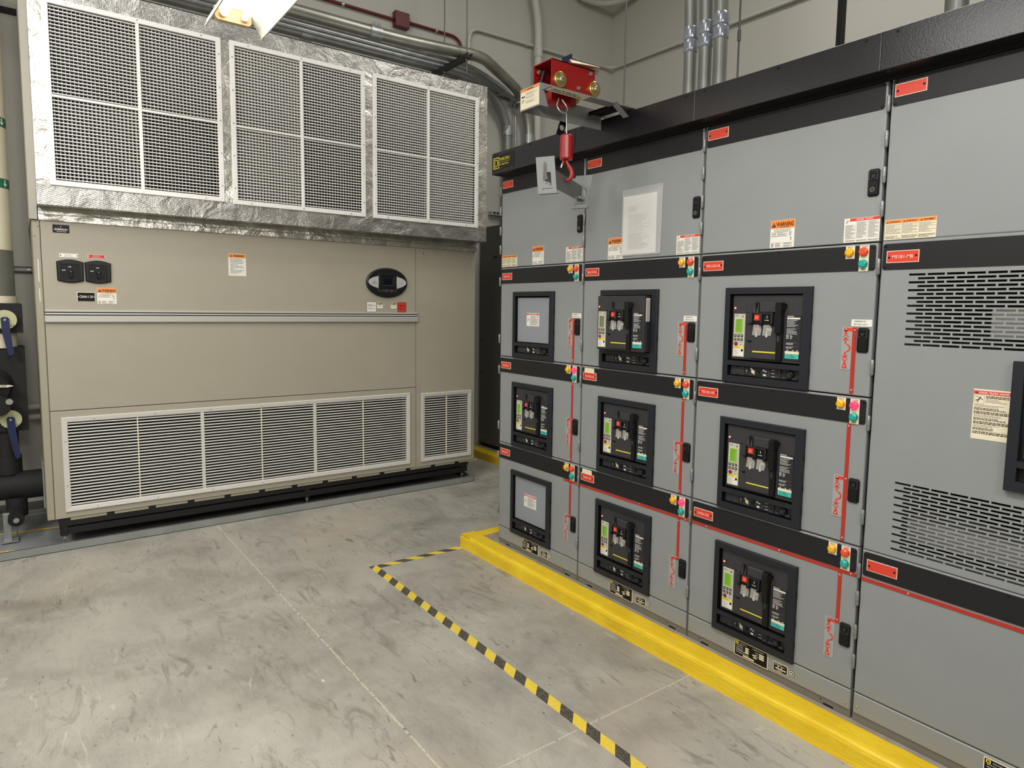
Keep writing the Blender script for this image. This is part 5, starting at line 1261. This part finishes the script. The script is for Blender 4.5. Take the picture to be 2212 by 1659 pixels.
mb.box(3.175, .14, 3.828, 3.182, .92, 3.870, STRUT); mb.box(3.218, .14, 3.828, 3.225, .92, 3.870, STRUT); mb.box(3.182, .14, 3.828, 3.218, .92, 3.833, STRUT)
for k in range(13): mb.box(3.19, .18+k*.055, 3.8265, 3.21, .205+k*.055, 3.8278, BLACK)
mb.build('strut_channel', th)
for y in (.20, .60):
    mb = MB(); mb.tube([(3.2, y, 3.70), (3.2, y, 6.19)], .006, STEELD, 8); mb.build('threaded_rod', th, label='dark threaded rod'); mb = MB(); mb.tube([(3.2, y, 3.816), (3.2, y, 3.8265)], .012, ZINC, 6); mb.build('nut', th)
WF = CFo(YB)
# maroon fire alarm conduit and box on the back wall
t = conduit('alarm_conduit', [(1.0, .975, 4.335), (2.856, .975, 4.335)], .014, MAROON, 'maroon conduit running left from the maroon box on the back wall', 'maroon conduits', straps=[((2.35, .975, 4.335), (1, 0, 0))])
t = conduit('alarm_conduit', [(3.008, .975, 4.345), (3.62, .975, 4.345), (3.62, .975, 3.6)], .014, MAROON, 'maroon conduit bending down to the right of the maroon box', 'maroon conduits', straps=[((3.32, .975, 4.345), (1, 0, 0))], bendr=.14)
mb = MB(WF); mb.box(2.858, 4.270, 0, 3.006, 4.410, .070, MAROON, .004)
for a, b in ((2.875, 4.39), (2.99, 4.39), (2.875, 4.285), (2.99, 4.285)): mb.disc(a, b, .004, .07, .072, BLACK, n=8)
tag(mb.build('junction_box'), 'square maroon junction box on the back wall', 'junction box')
mb = MB(WF); mb.box(3.56, 3.76, 0, 3.69, 3.84, .06, STEELD, .003); tag(mb.build('junction_box'), 'small grey junction box behind the plenum, below the maroon bend', 'junction box')
# white painted conduit round the room corner
conduit('white_conduit', [(3.70, .965, 3.93), (3.70, .965, 4.475), (5.735, .965, 4.50), (5.735, -3.4, 4.46)], .017, PIPEW, 'thin white painted conduit running round the room corner', None, straps=[((4.45, .965, 4.484), (1, 0, 0)), ((5.2, .965, 4.494), (1, 0, 0)), ((5.735, -.1, 4.49), (0, 1, 0)), ((5.735, -1.4, 4.48), (0, 1, 0))], bendr=.14)
conduit('white_pipe', [(4.30, .90, 6.15), (4.34, .90, 5.4), (4.50, .90, 4.96), (4.557, .90, 4.68), (4.557, .90, 2.47)], .043, PIPEW, 'thick white painted vertical pipe against the back wall', None, couplings=[((4.556, .90, 4.40), (0, 0, 1))], cm=PIPEW)
conduit('white_conduit', [(5.0, .93, 5.3), (5.15, .93, 5.16), (5.5, .90, 5.15), (5.72, .6, 5.2), (5.72, .2, 5.3)], .035, PIPEW, 'thick white bent conduit high in the room corner')
conduit('thin_conduit', [(4.28, YB-.014, 3.75), (4.28, .93, 3.68), (4.28, .93, 2.47)], .011, GALV, 'thin galvanised drop between the two thick vertical conduits', n=8, bendr=.06)
mb = MB(); mb.box(3.7, .955, 3.865, 4.60, .998, 3.905, GALVD, .002); mb.box(3.7, .953, 3.88, 4.6, .955, 3.89, BLACK); tag(mb.build('wall_strut'), 'horizontal strut channel on the back wall right of the plenum', 'strut channel')
mb = MB(); mb.box(4.42, .84, 3.06, 4.74, .998, 3.09, GALV, .002); mb.tube([(4.72, .90, 3.075), (4.72, .83, 3.075)], .012, ZINC, 8); tag(mb.build('pipe_clamp'), 'strut clamp holding the thick white pipe above the switchgear', 'pipe clamp')
mb = MB(); mb.box(3.98, .93, 2.60, 4.14, .998, 2.64, ZINC, .002)
for k in range(3): mb.box(4.0+k*.045, .928, 2.61, 4.03+k*.045, .930, 2.63, BLACK)
tag(mb.build('wall_bracket'), 'short slotted bracket on the wall right of the plenum', 'bracket')
# three risers into the switchgear top
for k, (x, y, zc) in enumerate(((3.05, -2.480, 3.152), (3.05, -2.588, 3.150), (3.05, -2.690, 3.165))):
    r_ = .036 + .001*k
    t = thing('riser_conduit', ('leftmost', 'middle', 'rightmost')[k]+' of three thick galvanised conduits rising from the switchgear top', 'conduit', (x, y, ZT), 'conduits rising from the switchgear')
    mb = MB(); mb.tube(bend([(x, y, ZT), (x, y, 3.30), (x-.02, y+.03, 3.9), (x-.02, y+.03, 6.1)], .3, 6), r_, GALVD, 18); mb.build('pipe', t)
    for q in (-.036, .036):
        mb = MB(); mb.tube([(x, y, zc+q-.034), (x, y, zc+q-.028), (x, y, zc+q-.012), (x, y, zc+q), (x, y, zc+q+.012), (x, y, zc+q+.028), (x, y, zc+q+.034)], [r_*1.04, r_*1.14, r_*1.12, r_*1.18, r_*1.12, r_*1.16, r_*1.04], WRAP, 18); mb.build('coupling', t, label='shiny plastic-wrapped coupling')
t = thing('riser_conduit', 'short galvanised conduit visible above the canopy at the top right', 'conduit', (3.05, -3.872, ZT), 'conduits rising from the switchgear')
mb = MB(); mb.tube([(3.05, -3.872, ZT), (3.05, -3.872, 6.1)], .044, GALVD, 18); mb.build('pipe', t)
mb = MB(); mb.box(3.16, -3.318, ZT, 3.20, -3.294, 6.19, BLACK); tag(mb.build('strut_post'), 'black vertical strut rising behind the canopy near the top right', 'strut post')
for (x, y, l) in ((3.2, -1.80, 'thin threaded rod hanging left of the three conduits'), (3.2, -2.70, 'thin threaded rod hanging right of the three conduits')):
    mb = MB(); mb.tube([(x, y, ZT), (x, y, 6.19)], .0055, STEELD, 8)
    if y < -2: mb.tube([(x, y, 3.12), (x, y, 3.18)], .010, STEELD, 8)
    tag(mb.build('threaded_rod'), l, 'threaded rod')

# ---------------------------------------------------------------- chilled-water pipes at left
cp_ = thing('chilled_water_pipe', 'thick vertical insulated pipe in cream jacket at the left edge', 'pipe', (-.275, .53, .03))
def vt(z0_, z1_, r_, mt, nm, lab, x=-.275, y=.53):
    mb = MB(); mb.tube([(x, y, z0_), (x, y, z1_)], r_, mt, 28); return mb.build(nm, cp_, label=lab)
vt(1.932, 6.15, .130, JACKET, 'jacket', 'cream pipe jacket'); vt(1.631, 1.932, .132, GALVD, 'metal_sleeve', 'galvanised sleeve'); vt(1.585, 1.631, .140, JACKET, 'jacket', 'cream jacket collar'); vt(1.290, 1.388, .128, JACKET, 'jacket', 'cream jacket between the black boxes')
for z in (2.72, 2.33):
    vt(z, z+.060, .1315, GREEN, 'flow_band', 'green flow band')
    mb = MB(); g0 = Vector((-.165, .53-.075-.001, z+.03))
    nrm = Vector((.11, -.075, 0)).normalized(); tg = Vector((-nrm.y*-1, nrm.x, 0))
    tg = Vector((nrm.y, -nrm.x, 0))*-1
    c_ = Vector((-.275, .53, z+.03))+nrm*.1335
    P = lambda a, b: tuple(c_+tg*a+Vector((0, 0, b)))
    mb.poly([P(-.005, .022), P(.005, .022), P(.005, -.002), P(-.005, -.002)], INKW); mb.poly([P(-.016, -.002), P(.016, -.002), P(0, -.024)], INKW); mb.build('flow_arrow', cp_, label='white arrow')
mb = MB(); mb.box(-.43, .40, 1.390, -.112, .66, 1.585, RUBBER, .01); mb.build('valve_cover', cp_, label='upper black valve insulation box')
mb = MB(); mb.box(-.43, .42, .735, -.110, .66, 1.296, RUBBER, .01); mb.tube([(-.30, .33, 1.03), (-.30, .42, 1.05)], [.10, .12], RUBBER, 24); mb.tube([(-.265, .30, .92), (-.265, .44, .94)], .068, RUBBER, 24); mb.build('valve_cover', cp_, label='lower black strainer insulation box')
mb = MB(); mb.tube([(-.235, .50, .34), (-.235, .50, .74)], .066, RUBBER, 24); mb.tube([(-.235, .50, .44), (-.235, .50, .56)], .078, RUBBER, 24); mb.build('lower_pipe', cp_, label='black insulated pipe drop')
mb = MB(); mb.tube([(-1.6, .48, .350), (-.05, .48, .352)], .090, RUBBER, 28); mb.tube([(-.20, .48, .352), (-.046, .48, .352)], .096, RUBBER, 28); mb.build('branch_pipe', cp_, label='horizontal black pipe entering the air handler')
mb = MB(); mb.tube([(-.20, .46, .28), (-.20, .46, .15)], .060, RUBBER, 24); mb.tube([(-.205, .28, .165), (-.205, .44, .185)], .045, RUBBER, 24); mb.tube([(-.205, .265, .165), (-.205, .285, .165)], .018, ZINC, 6); mb.tube([(-.205, .45, .006), (-.205, .45, .14)], .004, GALV, 8); mb.build('drain_stub', cp_, label='black capped drain stub')
for (x, z, hx, hz, r_) in ((-.205, 1.478, -.185, 1.245, .063), (-.205, .822, -.180, .560, .060)):
    mb = MB(CFo(.365 if z > 1 else .375)); n_ = 40; pts = []
    for k in range(n_):
        t_ = 2*math.pi*k/n_; rr_ = r_*(.95 if (k % 2 and math.pi*.9 < t_ < math.pi*1.6) else 1); pts.append((x+rr_*math.cos(t_), z+rr_*math.sin(t_)))
    mb.prism(pts, 0, .006, mat('disc_zinc', (186, 186, 146), .4, .3)); mb.hexb(x+.038, z-.035, .010, .006, .014, ZINC); mb.tube([(x, z, -.04), (x, z, 0)], .015, ZINC, 10); mb.build('gear_disc', cp_, label='yellow zinc notched disc')
    mb = MB(CFo(.358 if z > 1 else .368)); dx2 = hx-x; mb.prism([(x-.022, z+.010), (x-.010, z+.018), (x+.012, z+.018), (x+.022, z+.008), (x+.026, z-.08), (hx+.018, hz+.012), (hx+.006, hz-.002), (hx-.006, hz-.002), (hx-.014, hz+.012), (x-.018, z-.08)], .008, .016, BLUE, .002); mb.disc(x, z, .007, .016, .022, ZINC, n=8); mb.build('valve_lever', cp_, label='blue valve lever')
mb = MB(); mb.tube([(-.205, .295, .952), (-.205, .275, .950)], .020, ZINC, 8); mb.build('plug', cp_, label='bright hex plug')
mb = MB(); mb.poly([(-.30, .318, 1.062), (-.20, .30, 1.058), (-.18, .30, 1.050), (-.21, .30, 1.042), (-.30, .318, 1.044)], FOILS); mb.tube([(-.25, .31, 1.045), (-.262, .31, .99), (-.25, .345, .86)], .0018, BRASS, 6); mb.build('foil_strip', cp_, label='torn foil strip with hanging wire')
mb = MB(); mb.box(-.052, .36, .20, -.0435, .60, .52, PANL, .002); mb.build('wall_flange', cp_, label='galvanised flange plate on the cabinet side')
mb = MB(); mb.box(-.275, .34, .02, -.235, .38, .20, GALV, .003); mb.box(-.29, .30, .012, -.20, .42, .022, GALV); mb.build('support_leg', cp_, label='galvanised pipe support')
mb = MB(WF); mb.box(-1.2, 1.808, 0, .4, 1.850, .025, STRUT, .002); mb.rect(-1.2, 1.818, .4, 1.840, .0255, GALVD)
for a in (-.12, -.32, -.52): mb.disc(a+.06, 1.829, .012, .0255, .034, ZINC, n=10, rb=.008)
tag(mb.build('wall_strut'), 'horizontal strut channel on the wall behind the cream pipe', 'strut channel')
for k, z in enumerate((.82, .745)):
    mb = MB(); mb.tube([(-1.2, .955, z), (.3, .955, z)], .022, PIPEW, 14); mb.tube([(-.04, .955, z), (-.02, .955, z)], .026, ZINC, 14); tag(mb.build('wall_conduit'), ('upper' if k == 0 else 'lower')+' of two white wall conduits beside the black valve box', 'conduit')
mb = MB(WF); mb.box(-1.5, 3.610, 0, -.01, 3.650, .030, BLACK, .002); tag(mb.build('wall_strut'), 'dark strut high on the wall at the top left', 'strut channel')
mb = MB(); mb.box(-1.6, .86, .004, .3, .90, .035, GALV, .003); tag(mb.build('floor_channel'), 'low metal channel on the floor along the wall at left', 'channel')
